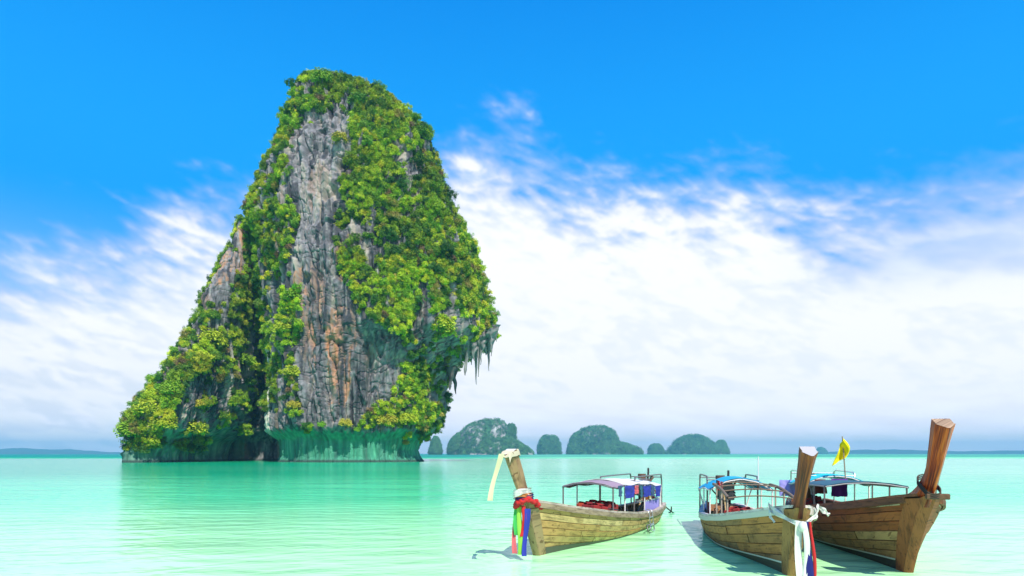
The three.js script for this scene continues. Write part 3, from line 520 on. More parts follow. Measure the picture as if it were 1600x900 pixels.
  { const t0 = 0.80, t1 = 0.955; mesh('foredeck', sheetGeometry(4, 10, (u, v) => { const t = lerp(t0, t1, v), y = ySheer(t) - 0.1, h = halfAt(t, y) - 0.02; return [h * (2 * u - 1), y, S(t, 1, 1)[2]]; }, 0.03), cfg.bench, root); }
  // engine on its post at the stern, with the long propeller shaft over the side
  {
    const E = cfg.engine, ex = E.x, ey = E.y, ez = -L / 2 + E.q, k = E.k ?? 1, A = (w, h, d, x, y, z, rr = 0) => box(w * k, h * k, d * k, ex + x * k, ey + y * k, ez + z * k, rr * k);
    const eng = mesh('engine', [A(0.42, 0.42, 0.66, 0, 0.1, 0, 0.03), A(0.46, 0.06, 0.7, 0, 0.3, 0, 0.01), A(0.3, 0.16, 0.5, 0, -0.16, 0.02, 0.03)], blackIron, root);
    mesh('cylinder_head', [A(0.26, 0.16, 0.56, 0.03, 0.4, 0, 0.03), ...[-2, -1, 0, 1, 2].map((i) => A(0.34, 0.1, 0.025, 0.03, 0.42, i * 0.11))], steel, eng);
    mesh('radiator', [A(0.44, 0.5, 0.09, 0, 0.16, 0.43, 0.01), ...[0, 1, 2, 3, 4, 5, 6].map((i) => A(0.38, 0.02, 0.012, 0, -0.02 + i * 0.06, 0.482))], greyPaint, eng);
    { const g = new THREE.CylinderGeometry(0.14 * k, 0.14 * k, 0.16 * k, 18); g.translate(ex - 0.12 * k, ey + 0.56 * k, ez - 0.12 * k); mesh('air_filter', g, rust, eng); }
    for (const g of [rod([[ex + 0.2 * k, ey + 0.3 * k, ez + 0.3 * k], [ex + 0.34 * k, ey + 0.52 * k, ez + 0.1 * k], [ex + 0.2 * k, ey + 0.58 * k, ez - 0.2 * k], [ex + 0.1 * k, ey + 0.3 * k, ez - 0.34 * k]], 0.03 * k), rod([[ex - 0.22 * k, ey, ez + 0.2 * k], [ex - 0.38 * k, ey + 0.2 * k, ez], [ex - 0.22 * k, ey + 0.42 * k, ez - 0.3 * k]], 0.025 * k), rod([[ex + 0.2 * k, ey - 0.1 * k, ez], [ex + 0.36 * k, ey - 0.02 * k, ez - 0.2 * k], [ex + 0.2 * k, ey + 0.18 * k, ez - 0.36 * k]], 0.025 * k)]) mesh('hose', g, rust, eng);
    mesh('exhaust_pipe', rod([[ex + 0.1, ey + 0.4 * k, ez - 0.05], [ex + 0.12, ey + 0.7 * k, ez - 0.08], [ex + 0.12, ey + E.exhaust, ez - 0.08]], 0.035), blackIron, eng);
    mesh('flywheel', (() => { const g = new THREE.CylinderGeometry(0.2 * k, 0.2 * k, 0.07 * k, 20); g.rotateX(Math.PI / 2); g.translate(ex, ey + 0.02 * k, ez - 0.4 * k); return g; })(), steel, eng);
    mesh('engine_post', [bar([ex, 0.05, ez], [ex, ey - 0.2 * k, ez], 0.07, 8), bar([ex - 0.22, 0.1, ez + 0.25], [ex, ey - 0.18 * k, ez], 0.035), bar([ex + 0.22, 0.1, ez + 0.25], [ex, ey - 0.18 * k, ez], 0.035), A(0.5, 0.05, 0.5, 0, -0.26, 0)], steel, root);
    mesh('propeller_shaft', [bar([ex, ey, ez - 0.4 * k], [ex + E.swing, E.dip ?? 0.0, ez - E.tail], 0.03), ...[0, 1, 2].map((i) => { const g = new THREE.BoxGeometry(0.05, 0.2, 0.012); g.translate(0, 0.1, 0); g.rotateY(0.5); g.rotateZ(i * 2.1); g.translate(ex + E.swing, E.dip ?? 0, ez - E.tail); return g; })], blackIron, root);
    mesh('steering_handle', rod([[ex, ey + 0.1, ez + 0.4 * k], [ex + 0.05, ey + 0.25, ez + 0.9], [ex + 0.1, ey + 0.18, ez + 1.35]], 0.025), steel, root);
  }
  // canopy: posts, frame and an arched roof
  for (const c of cfg.canopies) {
    const z0 = L / 2 - c.q[0], z1 = L / 2 - c.q[1], f = (u, v) => { const x = (2 * u - 1) * c.w, arch = c.arch * (1 - (2 * u - 1) ** 2), sag = c.sag * Math.sin(v * Math.PI * c.bays) ** 2; return [x, lerp(c.y[0], c.y[1], v) + c.hump * Math.sin(v * Math.PI) + arch - sag * (0.4 + 0.6 * Math.abs(2 * u - 1)) + 0.012 * noise(u * 6, v * 9, c.q[0]), lerp(z0, z1, v)]; };
    if (!c.open) mesh('canopy_roof', sheetGeometry(14, 24, f, 0.02), c.material, root);
    if (c.frame) { const e = []; for (const u of [0, 1]) e.push(rod([0, 0.2, 0.4, 0.6, 0.8, 1].map((v) => { const p = f(u, v); return [p[0], p[1] - 0.035, p[2]]; }), c.thick ?? 0.022)); for (let i = 0; i <= c.bays + 1; i++) { const v = i / (c.bays + 1); e.push(rod([0, 0.25, 0.5, 0.75, 1].map((u) => { const p = f(u, v); return [p[0], p[1] - 0.04, p[2]]; }), 0.018)); } mesh('canopy_frame', e, c.frame, root); }
    for (const v of c.posts) for (const u of [0, 1]) { const p = f(u, v), t = tOf(p[2]), yb = Math.max(0.1, ySheer(t) - 0.15); mesh('canopy_post', bar([Math.sign(p[0]) * Math.min(Math.abs(p[0]), halfAt(t, yb) - 0.03), yb, p[2]], [p[0], p[1] - 0.02, p[2]], 0.022), c.post, root); }
  }
  for (const h of cfg.hoops ?? []) mesh('roll_bar', [-1, 1].map((s) => rod([[s * h.w, ySheer(0.1) - 0.1, L / 2 - h.q[0]], [s * h.w, h.y - 0.12, L / 2 - h.q[0]], [s * h.w, h.y, L / 2 - h.q[0] - 0.12 * Math.sign(h.q[1] - h.q[0])], [s * h.w, h.y, L / 2 - h.q[1] + 0.12 * Math.sign(h.q[1] - h.q[0])], [s * h.w, h.y - 0.12, L / 2 - h.q[1]], [s * h.w, ySheer(0.1) - 0.1, L / 2 - h.q[1]]], 0.025)).concat(h.q.map((q) => bar([-h.w, h.y - 0.1, L / 2 - q], [h.w, h.y - 0.1, L / 2 - q], 0.02))), h.material, root);
  root.updateMatrixWorld(true);
  const W = (x, y, q) => root.localToWorld(new THREE.Vector3(x, y, L / 2 - q)).toArray();   // x across, y up, q metres back from the stem
  const put = (name, label, category, [x, y, q], turn = 0, group) => thing(name, label, category, W(x, y, q), -a + turn, group);
  return { root, S, L, B, W, put, ySheer, halfAt, stemPoint, stemZ, tOf, turn: -a, shape };
}

// ------------------------------------------------------------------ the three boats
const one = boat({
  label: 'left longtail boat of pale yellowish planks, coloured ribbons on its raised prow', seed: 3, bow: [0.55, 14.47], angle: 27, L: 9.6, B: 0.98, full: 2.7, top: 2.3, slant: 0.35,
  sheer: [[0, 0.5], [0.12, 0.45], [0.3, 0.47], [0.5, 0.58], [0.7, 0.78], [0.86, 1.02], [1, 1.3]], stem: [[-0.5, -0.25], [0, 0], [0.6, 0.33], [1.24, 0.68], [1.8, 1.1], [2.4, 1.58]],
  prow: [[0, 0.62, 0.20], [0.12, 0.44, 0.13], [0.25, 0.30, 0.09], [0.4, 0.27, 0.09], [0.8, 0.30, 0.11], [1, 0.36, 0.125]], strakes: 7,
  skin: wood(0.09, 0.06, 0.03), planks: [[[0.607, 0.387, 0.151]], [[0.662, 0.441, 0.185]], [[0.534, 0.333, 0.126]], [[0.690, 0.477, 0.218]], [[0.570, 0.315, 0.109]]], tone: (k, r) => Math.floor(r * 4.99),
  bottomPaint: mat(rgb(0.10, 0.10, 0.075), 0.7), boot: (t) => 0.05 + 0.13 * smooth(0.6, 1, t), stemWood: wood(0.36, 0.24, 0.12), prowWood: wood(0.40, 0.23, 0.12), endGrain: CLOTH.white,
  gunwale: wood(0.55, 0.45, 0.38), rubbing: wood(0.36, 0.26, 0.17), ribs: wood(0.60, 0.54, 0.48), deck: wood(0.42, 0.34, 0.24), bench: wood(0.48, 0.40, 0.30), thwarts: [0.25, 0.4, 0.55, 0.68],
  engine: { x: 0, y: 0.95, q: 0.55, k: 1.0, exhaust: 0.85, swing: 0.3, tail: 2.8, dip: 0.05 },
  canopies: [{ q: [4.3, 8.6], y: [1.44, 1.24], w: 0.72, arch: 0.14, sag: 0.05, bays: 3, hump: 0.05, material: CLOTH.white, frame: steel, post: whitePaint, posts: [0.02, 0.5, 0.98] }, { q: [3.3, 4.28], y: [1.42, 1.43], w: 0.72, arch: 0.12, sag: 0.04, bays: 1, hump: 0, material: mat(rgb(0.34, 0.24, 0.30), 0.9), frame: steel, post: steel, posts: [0.03] }],
  hoops: [{ q: [5.9, 9.3], w: 0.55, y: 1.58, material: steel }],
});
const two = boat({
  label: 'middle longtail boat with a white bow sash and a sky-blue tarpaulin over its stern', seed: 8, bow: [5.27, 12.04], angle: 10.5, L: 9.3, B: 1.02, full: 2.7, top: 2.28, slant: 0.25,
  sheer: [[0, 0.6], [0.12, 0.55], [0.3, 0.56], [0.5, 0.66], [0.7, 0.86], [0.86, 1.1], [1, 1.36]], stem: [[-0.5, -0.25], [0, 0], [0.6, 0.27], [1.29, 0.63], [1.8, 0.97], [2.5, 1.5]],
  prow: [[0, 0.8, 0.22], [0.1, 0.58, 0.15], [0.2, 0.40, 0.10], [0.35, 0.30, 0.08], [0.75, 0.34, 0.11], [1, 0.40, 0.135]], strakes: 6,
  skin: wood(0.07, 0.045, 0.022), planks: [[[0.336, 0.148, 0.049]], [[0.280, 0.118, 0.038]], [[0.384, 0.163, 0.045]], [[0.432, 0.178, 0.049]], [[0.288, 0.141, 0.059]]], tone: (k, r) => Math.floor(r * 4.99),
  bottomPaint: mat(rgb(0.07, 0.065, 0.04), 0.7), boot: (t) => 0.06 + 0.16 * smooth(0.55, 1, t), stripe: mat(rgb(0.62, 0.62, 0.55), 0.7), stemWood: wood(0.36, 0.175, 0.06), prowWood: varnish(0.42, 0.105, 0.035, 0.5), endGrain: mat(rgb(0.48, 0.45, 0.44), 0.8),
  gunwale: wood(0.75, 0.66, 0.62), rubbing: mat(rgb(0.60, 0.57, 0.50), 0.6), ribs: wood(0.60, 0.54, 0.48), deck: wood(0.46, 0.38, 0.28), bench: wood(0.55, 0.49, 0.40), thwarts: [0.36, 0.5, 0.64],
  engine: { x: -0.1, y: 0.98, q: 1.25, k: 1.0, exhaust: 0.8, swing: 0.4, tail: 2.9, dip: 0.0 },
  canopies: [{ q: [5.6, 8.8], y: [1.34, 1.20], w: 0.82, arch: 0.30, sag: 0.05, bays: 2, hump: 0.06, material: CLOTH.turquoise, frame: whitePaint, post: whitePaint, posts: [0.03, 0.5, 0.98] }, { open: true, thick: 0.04, q: [2.9, 5.6], y: [1.30, 1.50], w: 0.74, arch: 0.06, sag: 0.0, bays: 2, hump: 0.05, material: wood(0.42, 0.33, 0.22), frame: mat(rgb(0.2, 0.14, 0.09), 0.7), post: wood(0.5, 0.42, 0.32), posts: [0.03, 0.4, 0.75] }],
  hoops: [{ q: [7.2, 9.3], w: 0.72, y: 1.62, material: steel }],
});
const three = boat({
  label: 'right longtail boat, darkest brown with the tallest reddish prow and a yellow flag', seed: 12, bow: [7.68, 12.4], angle: 16, L: 11.2, B: 1.2, full: 3.2, top: 2.74, slant: 0.15,
  sheer: [[0, 0.62], [0.12, 0.58], [0.3, 0.62], [0.5, 0.76], [0.7, 1.0], [0.86, 1.26], [1, 1.58]], stem: [[-0.5, -0.22], [0, 0], [0.6, 0.36], [1.1, 0.76], [1.6, 1.26], [2.0, 1.56], [2.9, 2.12]],
  prow: [[0, 1.2, 0.30], [0.08, 0.92, 0.22], [0.16, 0.66, 0.16], [0.26, 0.46, 0.12], [0.4, 0.29, 0.095], [0.7, 0.33, 0.12], [1, 0.39, 0.15]], strakes: 7,
  skin: wood(0.06, 0.035, 0.018), planks: [[[0.292, 0.072, 0.018]], [[0.344, 0.091, 0.024]], [[0.232, 0.055, 0.014]], [[0.464, 0.236, 0.098]], [[0.516, 0.281, 0.126]], [[0.378, 0.175, 0.063]]], tone: (k, r) => (k > 0.6 ? Math.floor(r * 2.99) : 3 + Math.floor(r * 2.99)),
  bottomPaint: mat(rgb(0.055, 0.042, 0.03), 0.7), boot: (t) => 0.04 + 0.17 * smooth(0.5, 1, t), stripe: mat(rgb(0.62, 0.60, 0.52), 0.7), stemWood: wood(0.30, 0.085, 0.027), prowWood: varnish(0.72, 0.15, 0.03, 0.42), endGrain: wood(0.55, 0.36, 0.22),
  gunwale: wood(0.30, 0.10, 0.045), rubbing: wood(0.2, 0.07, 0.03), ribs: wood(0.55, 0.48, 0.42), deck: wood(0.42, 0.33, 0.24), bench: wood(0.5, 0.42, 0.34), thwarts: [0.3, 0.45, 0.6],
  engine: { x: -0.2, y: 1.0, q: 0.9, k: 1.0, exhaust: 0.85, swing: 0.4, tail: 2.6, dip: 0.0 },
  canopies: [{ q: [6.6, 9.8], y: [1.42, 1.32], w: 0.88, arch: 0.26, sag: 0.04, bays: 2, hump: 0.05, material: CLOTH.aqua, frame: whitePaint, post: whitePaint, posts: [0.03, 0.98] }, { q: [3.2, 6.58], y: [1.53, 1.44], w: 0.9, arch: 0.10, sag: 0.0, bays: 3, hump: 0.0, material: CLOTH.teal, frame: greyPaint, post: steel, posts: [0.03, 0.45, 0.95] }],
  hoops: [{ q: [7.6, 10.6], w: 0.7, y: 1.72, material: chrome }],
});

// ------------------------------------------------------------------ cloths, ribbons and gear in the boats
const drape = (w, h, folds, depth, seed, flare = 0) => sheetGeometry(14, 12, (u, v) => { const x = (u - 0.5) * w * (1 + flare * v); return [x + 0.02 * noise(u * 3, v * 3, seed), -h * v + 0.03 * h * noise(u * 4, 1, seed) * v, depth * Math.sin(u * folds * 6.283 + seed + v) * (0.35 + 0.65 * v) + 0.03 * noise(u * 5, v * 4, seed + 4)]; }, [0, 0, 0.006]);
const ribbon = (w, h, seed, lean = 0, z = 0.03) => sheetGeometry(4, 18, (u, v) => [(u - 0.5) * w * (1 + 0.15 * Math.sin(v * 5 + seed)) + lean * v + 0.03 * Math.sin(v * 4 + seed), -h * v, z * Math.sin(v * 6 + seed) + 0.012 * Math.sin(u * 6.28 + seed)], [0, 0, 0.005]);
function hang(b, name, label, category, where, geometry, material, turn = 0, group) { const t = b.put(name, label, category, where, turn, group); mesh('fabric', geometry, material, t); return t; }
const jacketShape = (() => {
  const g = [], panel = (x, tilt) => { const p = new RoundedBoxGeometry(0.2, 0.46, 0.09, 3, 0.04); p.rotateZ(tilt); p.translate(x, 0.24, 0.06); return p; };
  g.push(panel(-0.12, 0.04), panel(0.12, -0.04)); const back = new RoundedBoxGeometry(0.42, 0.44, 0.07, 3, 0.03); back.translate(0, 0.24, -0.06); g.push(back);
  const c = new THREE.TorusGeometry(0.12, 0.045, 8, 14, Math.PI); c.rotateX(-Math.PI / 2.4); c.translate(0, 0.48, -0.02); g.push(c);
  return mergeGeometries(g.map(plain));
})();
const jacketStrap = mergeGeometries([0.14, 0.3].map((y) => plain(box(0.46, 0.035, 0.225, 0, y, 0, 0.012))));
const jacketMats = [[0.27, 0.02, 0.018], [0.19, 0.014, 0.018], [0.34, 0.045, 0.02], [0.23, 0.03, 0.026]].map((c) => cloth(...c));
function jackets(b, label, group, list) {
  let first;
  list.forEach(([x, y, q, turn, tilt, own], i) => {
    let t;
    if (!first) { first = t = b.put('life_jacket', own ?? label, 'life jacket', [x, y, q], turn, group); mesh('vest', jacketShape, jacketMats[i % 4], t); mesh('strap', jacketStrap, CLOTH.dark, t); } else {
      t = first.clone(); t.name = numbered('life_jacket'); scene.add(t); t.position.set(...b.W(x, y, q)); t.rotation.y = b.turn + turn; t.children[0].material = jacketMats[i % 4]; t.userData.label = own ?? label;
    }
    t.rotation.x = tilt; t.rotation.z = 0.25 * Math.sin(i * 2.7 + x * 9); t.scale.setScalar(0.9);
  });
}
// --- left boat
{
  const b = one, L = b.L, onStem = (y, dx, ahead = 0.09) => { const p = b.stemPoint(y); return [dx, y, -(p.z - L / 2) - ahead]; };
  hang(b, 'prow_cloth', 'folded cream cloth laid over the top of the left boat prow', 'cloth', [0, 2.3, -1.5], sheetGeometry(16, 12, (u, v) => { const k = (v - 0.5) * 0.48, d = Math.abs(u - 0.5) * 2; return [(u - 0.5) * 0.28 * (1 - 0.1 * smooth(0.7, 1, d)), 0.07 - 0.35 * k * 0.5 - 0.11 * smooth(0.78, 1, d) - 0.09 * smooth(0.85, 1, v) - 0.05 * smooth(0.12, 0, v) + 0.008 * Math.sin(u * 14 + v * 9), k - 0.19]; }, 0.03), mat(rgb(0.60, 0.52, 0.37), 0.95));
  hang(b, 'prow_streamer', 'long pale yellow streamer hanging from the tip of the left boat prow', 'streamer', [0.0, 2.3, -1.72], ribbon(0.10, 0.95, 2, -0.2, 0.03), CLOTH.cream, 0.35);
  // garland: a twisted red ring of small petals
  { const t = b.put('garland', 'red cloth garland tied round the foot of the left boat prow', 'garland', onStem(1.2, 0, 0)); const g = [], r = rng(6); for (let i = 0; i < 220; i++) { const a = i / 220 * 6.283, ra = 0.055 * Math.sqrt(r()), s = 0.028 + 0.022 * r(), p = new THREE.IcosahedronGeometry(s, 1); p.translate(0.23 * Math.cos(a) + ra * (r() - 0.5), 0.07 * Math.sin(a * 2) - 0.10 * Math.cos(a + 1.57) * 0.6 + ra * (r() - 0.5) * 2, -0.22 + 0.42 * Math.sin(a) + ra * (r() - 0.5)); g.push(p); } mesh('petals', g, CLOTH.red, t); }
  [['orange', 1.42, 0.03], ['white', 1.48, 0.05], ['navy', 1.36, 0.055]].forEach(([c, y, s], i) => { const t = b.put('prow_wrap', ['orange scarf wound round the left boat prow', 'white scarf wound round the left boat prow, topmost of three', 'navy blue scarf wound round the left boat prow, above the garland'][i], 'scarf', onStem(y, 0, 0), 0, 'scarves wound round the left boat prow'); const [d, w] = b.shape(y); mesh('fabric', [0, 1].map((k) => { const pts = []; for (let j = 0; j < 14; j++) { const a = j / 14 * 6.283, ax = Math.abs(Math.cos(a)) ** 0.7 * Math.sign(Math.cos(a)), az = Math.abs(Math.sin(a)) ** 0.7 * Math.sign(Math.sin(a)); pts.push([ax * (w + 0.05), 0.05 * Math.sin(a + i * 1.2) - k * 0.055, -d / 2 + az * (d / 2 + 0.11)]); } pts.push(pts[0]); return band(pts, 0.085 + s * 0.6, 2); }), CLOTH[c], t); });
  const rb = [['green', 0.10, 0.62, -0.16, 1.16, 'bright green'], ['pink', 0.10, 0.98, -0.2, 1.12, 'faded pink'], ['lime', 0.11, 1.04, -0.08, 1.16, 'yellow-green'], ['red', 0.08, 0.66, 0.0, 1.18, 'red'], ['blue', 0.11, 1.02, 0.06, 1.12, 'dark blue']];
  for (const [c, w, h, dx, y, word] of rb) hang(b, 'ribbon', `${word} ribbon hanging from the left boat prow`, 'ribbon', onStem(y, dx + 0.05, 0.12 + 0.04 * (dx + 0.2)), ribbon(w, h, dx * 20, -0.02, 0.02), CLOTH[c], 0.4, 'ribbons on the left boat prow');
  // small cloths under the awning edge, near side
  [['slate', 3.85, 0.4, 0.30], ['blue', 4.75, 1.15, 0.36], ['pink', 5.45, 0.4, 0.24], ['teal', 5.95, 0.38, 0.36], ['blue', 6.65, 1.0, 0.34], ['slate', 7.3, 0.4, 0.34], ['blue', 8.0, 1.0, 0.36]].forEach(([c, q, w, h], i) => hang(b, 'awning_cloth', ['slate blue cloth under the front end of the left boat awning', 'wide bright blue cloth hanging from the middle of the left boat awning', 'pink checked-looking cloth between blue ones on the left boat awning', 'dark teal cloth right of the pink one on the left boat awning', 'blue cloth right of the dark teal one on the left boat awning', 'slate blue cloth between two bright blue ones near the left boat stern', 'blue cloth hanging nearest the stern on the left boat awning'][i].replace(' checked-looking', ''), 'cloth', [0.75, 1.41 - (q - 4.3) * 0.045, q], drape(w, h, 1.5, 0.03, i * 2.3, -0.25), CLOTH[c], Math.PI / 2 + 0.02, 'cloths hanging from the left boat awning'));
  jackets(b, '', 'life jackets in the left boat', [[0.42, 0.5, 3.0, 0.5, -0.15, 'red life jacket at the near front corner of the left boat shelter'], [0.08, 0.5, 3.2, 0.3, -0.1, 'dark red life jacket beside the purple box in the left boat'], [-0.22, 0.5, 3.55, 0.9, -0.2, 'orange red life jacket behind the purple box in the left boat'], [0.45, 0.5, 3.85, 0.7, -0.1, 'dull red life jacket by the near middle post of the left boat'], [0.12, 0.5, 4.0, 0.2, -0.1, 'upright red life jacket in the middle of the left boat shelter'], [-0.25, 0.5, 4.2, -0.2, -0.15, 'red life jacket furthest back in the left boat shelter, far side']]);
  { const t = b.put('storage_box', 'purple storage box at the front of the left boat shelter', 'box', [-0.42, 0.38, 3.0]); mesh('body', box(0.5, 0.34, 0.8, 0, 0.2, 0, 0.02), CLOTH.purple, t); mesh('lid', box(0.53, 0.05, 0.83, 0, 0.4, 0, 0.015), mat(rgb(0.2, 0.07, 0.33), 0.5), t); }
  { const t = b.put('lilac_board', 'lilac panel with a row of red tins on it near the left boat stern', 'panel', [0.62, 0.3, 7.7]); mesh('board', box(0.04, 0.42, 1.7, 0, 0.26, 0, 0.01), CLOTH.lilac, t); mesh('end_board', box(0.05, 0.46, 0.3, 0, 0.27, -1.02, 0.01), whitePaint, t); mesh('shelf', box(0.3, 0.03, 2.0, -0.13, 0.5, 0, 0.008), whitePaint, t); }
  for (let i = 0; i < 8; i++) { const t = b.put('tin', `${['pink', 'cream', 'orange'][i % 3]} tin, ${['first', 'second', 'third', 'fourth', 'fifth', 'sixth', 'seventh', 'last'][i]} from the bow on the left boat shelf`, 'tin', [0.56 - 0.12 * (i % 2), 0.815, 6.95 + i * 0.2], 0, 'tins on the left boat shelf'); const h = 0.1 + 0.05 * (i % 3), g = new THREE.CylinderGeometry(0.05, 0.05, h, 12); g.translate(0, h / 2, 0); mesh('can', g, [CLOTH.pink, CLOTH.cream, CLOTH.orange][i % 3], t); }
  { const t = b.put('boarding_ladder', 'metal boarding ladder folded over the side of the left boat', 'ladder', [0.99, 0.5, 5.9]); const R = 0.02; mesh('rail', rod([[-0.1, 0.12, 0.18], [0.05, 0.08, 0.18], [0.10, -0.3, 0.18], [0.16, -0.62, 0.17]], R), chrome, t); mesh('rail', rod([[-0.1, 0.12, -0.18], [0.05, 0.08, -0.18], [0.10, -0.3, -0.18], [0.16, -0.62, -0.17]], R), chrome, t); for (const y of [-0.1, -0.3, -0.5]) mesh('rung', bar([0.07 - 0.15 * y, y, 0.18], [0.07 - 0.15 * y, y, -0.18], 0.018), chrome, t); mesh('lower_loop', rod([[0.13, -0.3, 0.2], [0.2, -0.26, 0.9], [0.24, -0.36, 1.0], [0.25, -0.46, 0.85], [0.22, -0.6, 0.1], [0.2, -0.62, -0.2]], R), steel, t); mesh('lower_loop', rod([[0.11, -0.34, -0.18], [0.2, -0.3, 0.55], [0.24, -0.4, 0.66], [0.23, -0.6, -0.1]], R), chrome, t); }
}
// --- middle boat
{
  const b = two, L = b.L, onStem = (y, dx, ahead = 0.09) => { const p = b.stemPoint(y); return [dx, y, -(p.z - L / 2) - ahead]; };
  { const t = b.put('white_sash', 'white cloth sash knotted round the middle boat prow', 'sash', onStem(1.17, 0, 0)); const w = 0.036;
    mesh('loop', [band([[-0.44, 0.2, -0.5], [-0.36, 0.05, -0.3], [-0.17, -0.06, 0.02], [0, -0.15, 0.17]], 0.13), band([[0.44, 0.18, -0.5], [0.36, 0.04, -0.3], [0.17, -0.06, 0.02], [0, -0.15, 0.17]], 0.13)], CLOTH.white, t);
    { const k = new THREE.IcosahedronGeometry(0.09, 2); k.scale(0.8, 1.1, 0.8); k.translate(0, -0.16, 0.18); mesh('knot', k, CLOTH.white, t); }
    mesh('loose_end', band([[0.43, 0.18, -0.48], [0.52, 0.07, -0.42], [0.62, 0.0, -0.46]], 0.10), CLOTH.white, t); mesh('loose_end', band([[-0.43, 0.18, -0.48], [-0.44, 0.0, -0.36], [-0.38, -0.14, -0.26]], 0.08), CLOTH.white, t); }
  [['white', -0.05, 0.14, 1.28, 'broad white'], ['navy', 0.085, 0.12, 1.2, 'navy blue'], ['red', 0.155, 0.05, 1.22, 'narrow red'], ['white', 0.02, 0.09, 1.0, 'short white']].forEach(([c, dx, w, h, word], i) => hang(b, 'ribbon', `${word} ribbon hanging from the middle boat bow sash`, 'ribbon', onStem(1.1, dx, 0.2 + 0.012 * (i === 3 ? 4 : i)), ribbon(w, h, 3 + i, 0.03, 0.02), CLOTH[c], 0.1, 'ribbons on the middle boat prow'));
  jackets(b, '', 'life jackets in the middle boat', [[-0.42, 0.5, 3.9, -0.5, -0.15, 'red life jacket nearest the leaning pole in the middle boat'], [-0.1, 0.5, 3.8, -0.3, -0.1, 'dark red life jacket second from the leaning pole in the middle boat'], [0.25, 0.5, 3.7, 0.1, -0.15, 'orange red life jacket on the far side of the middle boat front bench'], [-0.38, 0.5, 3.1, -0.4, -0.15, 'dull red life jacket nearest the bow on the near side of the middle boat'], [-0.05, 0.5, 3.05, -0.2, -0.1, 'red life jacket in the middle of the foremost row of the middle boat'], [0.3, 0.5, 3.05, 0.2, -0.15, 'dark red life jacket foremost on the far side of the middle boat']]);
  { const t = b.put('painted_board', 'pale blue painted panel with a red edge at the middle boat stern', 'panel', [-0.66, 0.35, 7.7]); mesh('board', box(0.04, 0.44, 0.9, 0, 0.26, 0, 0.01), mat(rgb(0.22, 0.34, 0.66), 0.6), t); mesh('edge', box(0.06, 0.48, 0.12, 0, 0.26, 0.52, 0.01), CLOTH.red, t); }
  { const t = b.put('fender', 'round red fender beside the blue panel of the middle boat', 'fender', [-0.5, 0.2, 6.9]); const g = new THREE.CapsuleGeometry(0.11, 0.2, 6, 14); g.translate(0, 0.22, 0); mesh('body', g, CLOTH.orange, t); const e = new THREE.TorusGeometry(0.05, 0.015, 6, 12); e.translate(0, 0.45, 0); mesh('eye', e, blackIron, t); }
  { const t = b.put('mat', 'white mat spread on the deck of the middle boat', 'mat', [0, 0.47, 5.95]); mesh('top', box(1.2, 0.04, 1.7, 0, 0, 0, 0.015), whitePaint, t); mesh('frame', [box(1.1, 0.3, 0.06, 0, -0.18, 0.7), box(1.1, 0.3, 0.06, 0, -0.18, -0.7)], whitePaint, t); }
  [['red', 5.5, 0.3, 0.26, 'red'], ['pink', 5.05, 0.24, 0.2, 'pink'], ['dark', 5.9, 0.22, 0.3, 'dark']].forEach(([c, q, w, h, word], i) => hang(b, 'awning_cloth', `small ${word} cloth under the roof ridge of the middle boat`, 'cloth', [-0.6, 1.56, q], drape(w, h, 1.2, 0.03, i * 3.1, -0.3), CLOTH[c], -Math.PI / 2, 'cloths hanging in the middle boat'));
  { const t = b.put('aerial', 'thin white pole standing at the middle boat roof', 'pole', [0.55, 1.5, 6.2]); mesh('rod', bar([0, 0, 0], [0, 0.72, 0], 0.014), whitePaint, t); mesh('socket', bar([0, -0.2, 0], [0, 0.06, 0], 0.024), steel, t); }
  { const t = b.put('paddle', 'long wooden pole leaning inside the middle boat shelter', 'pole', [-0.45, 0.2, 4.9]); mesh('shaft', bar([0, 0, 0], [-0.08, 0.95, -0.15], 0.022), wood(0.6, 0.42, 0.2), t); mesh('grip', bar([-0.08, 0.95, -0.15], [-0.09, 1.05, -0.165], 0.034), wood(0.5, 0.32, 0.14), t); }
}
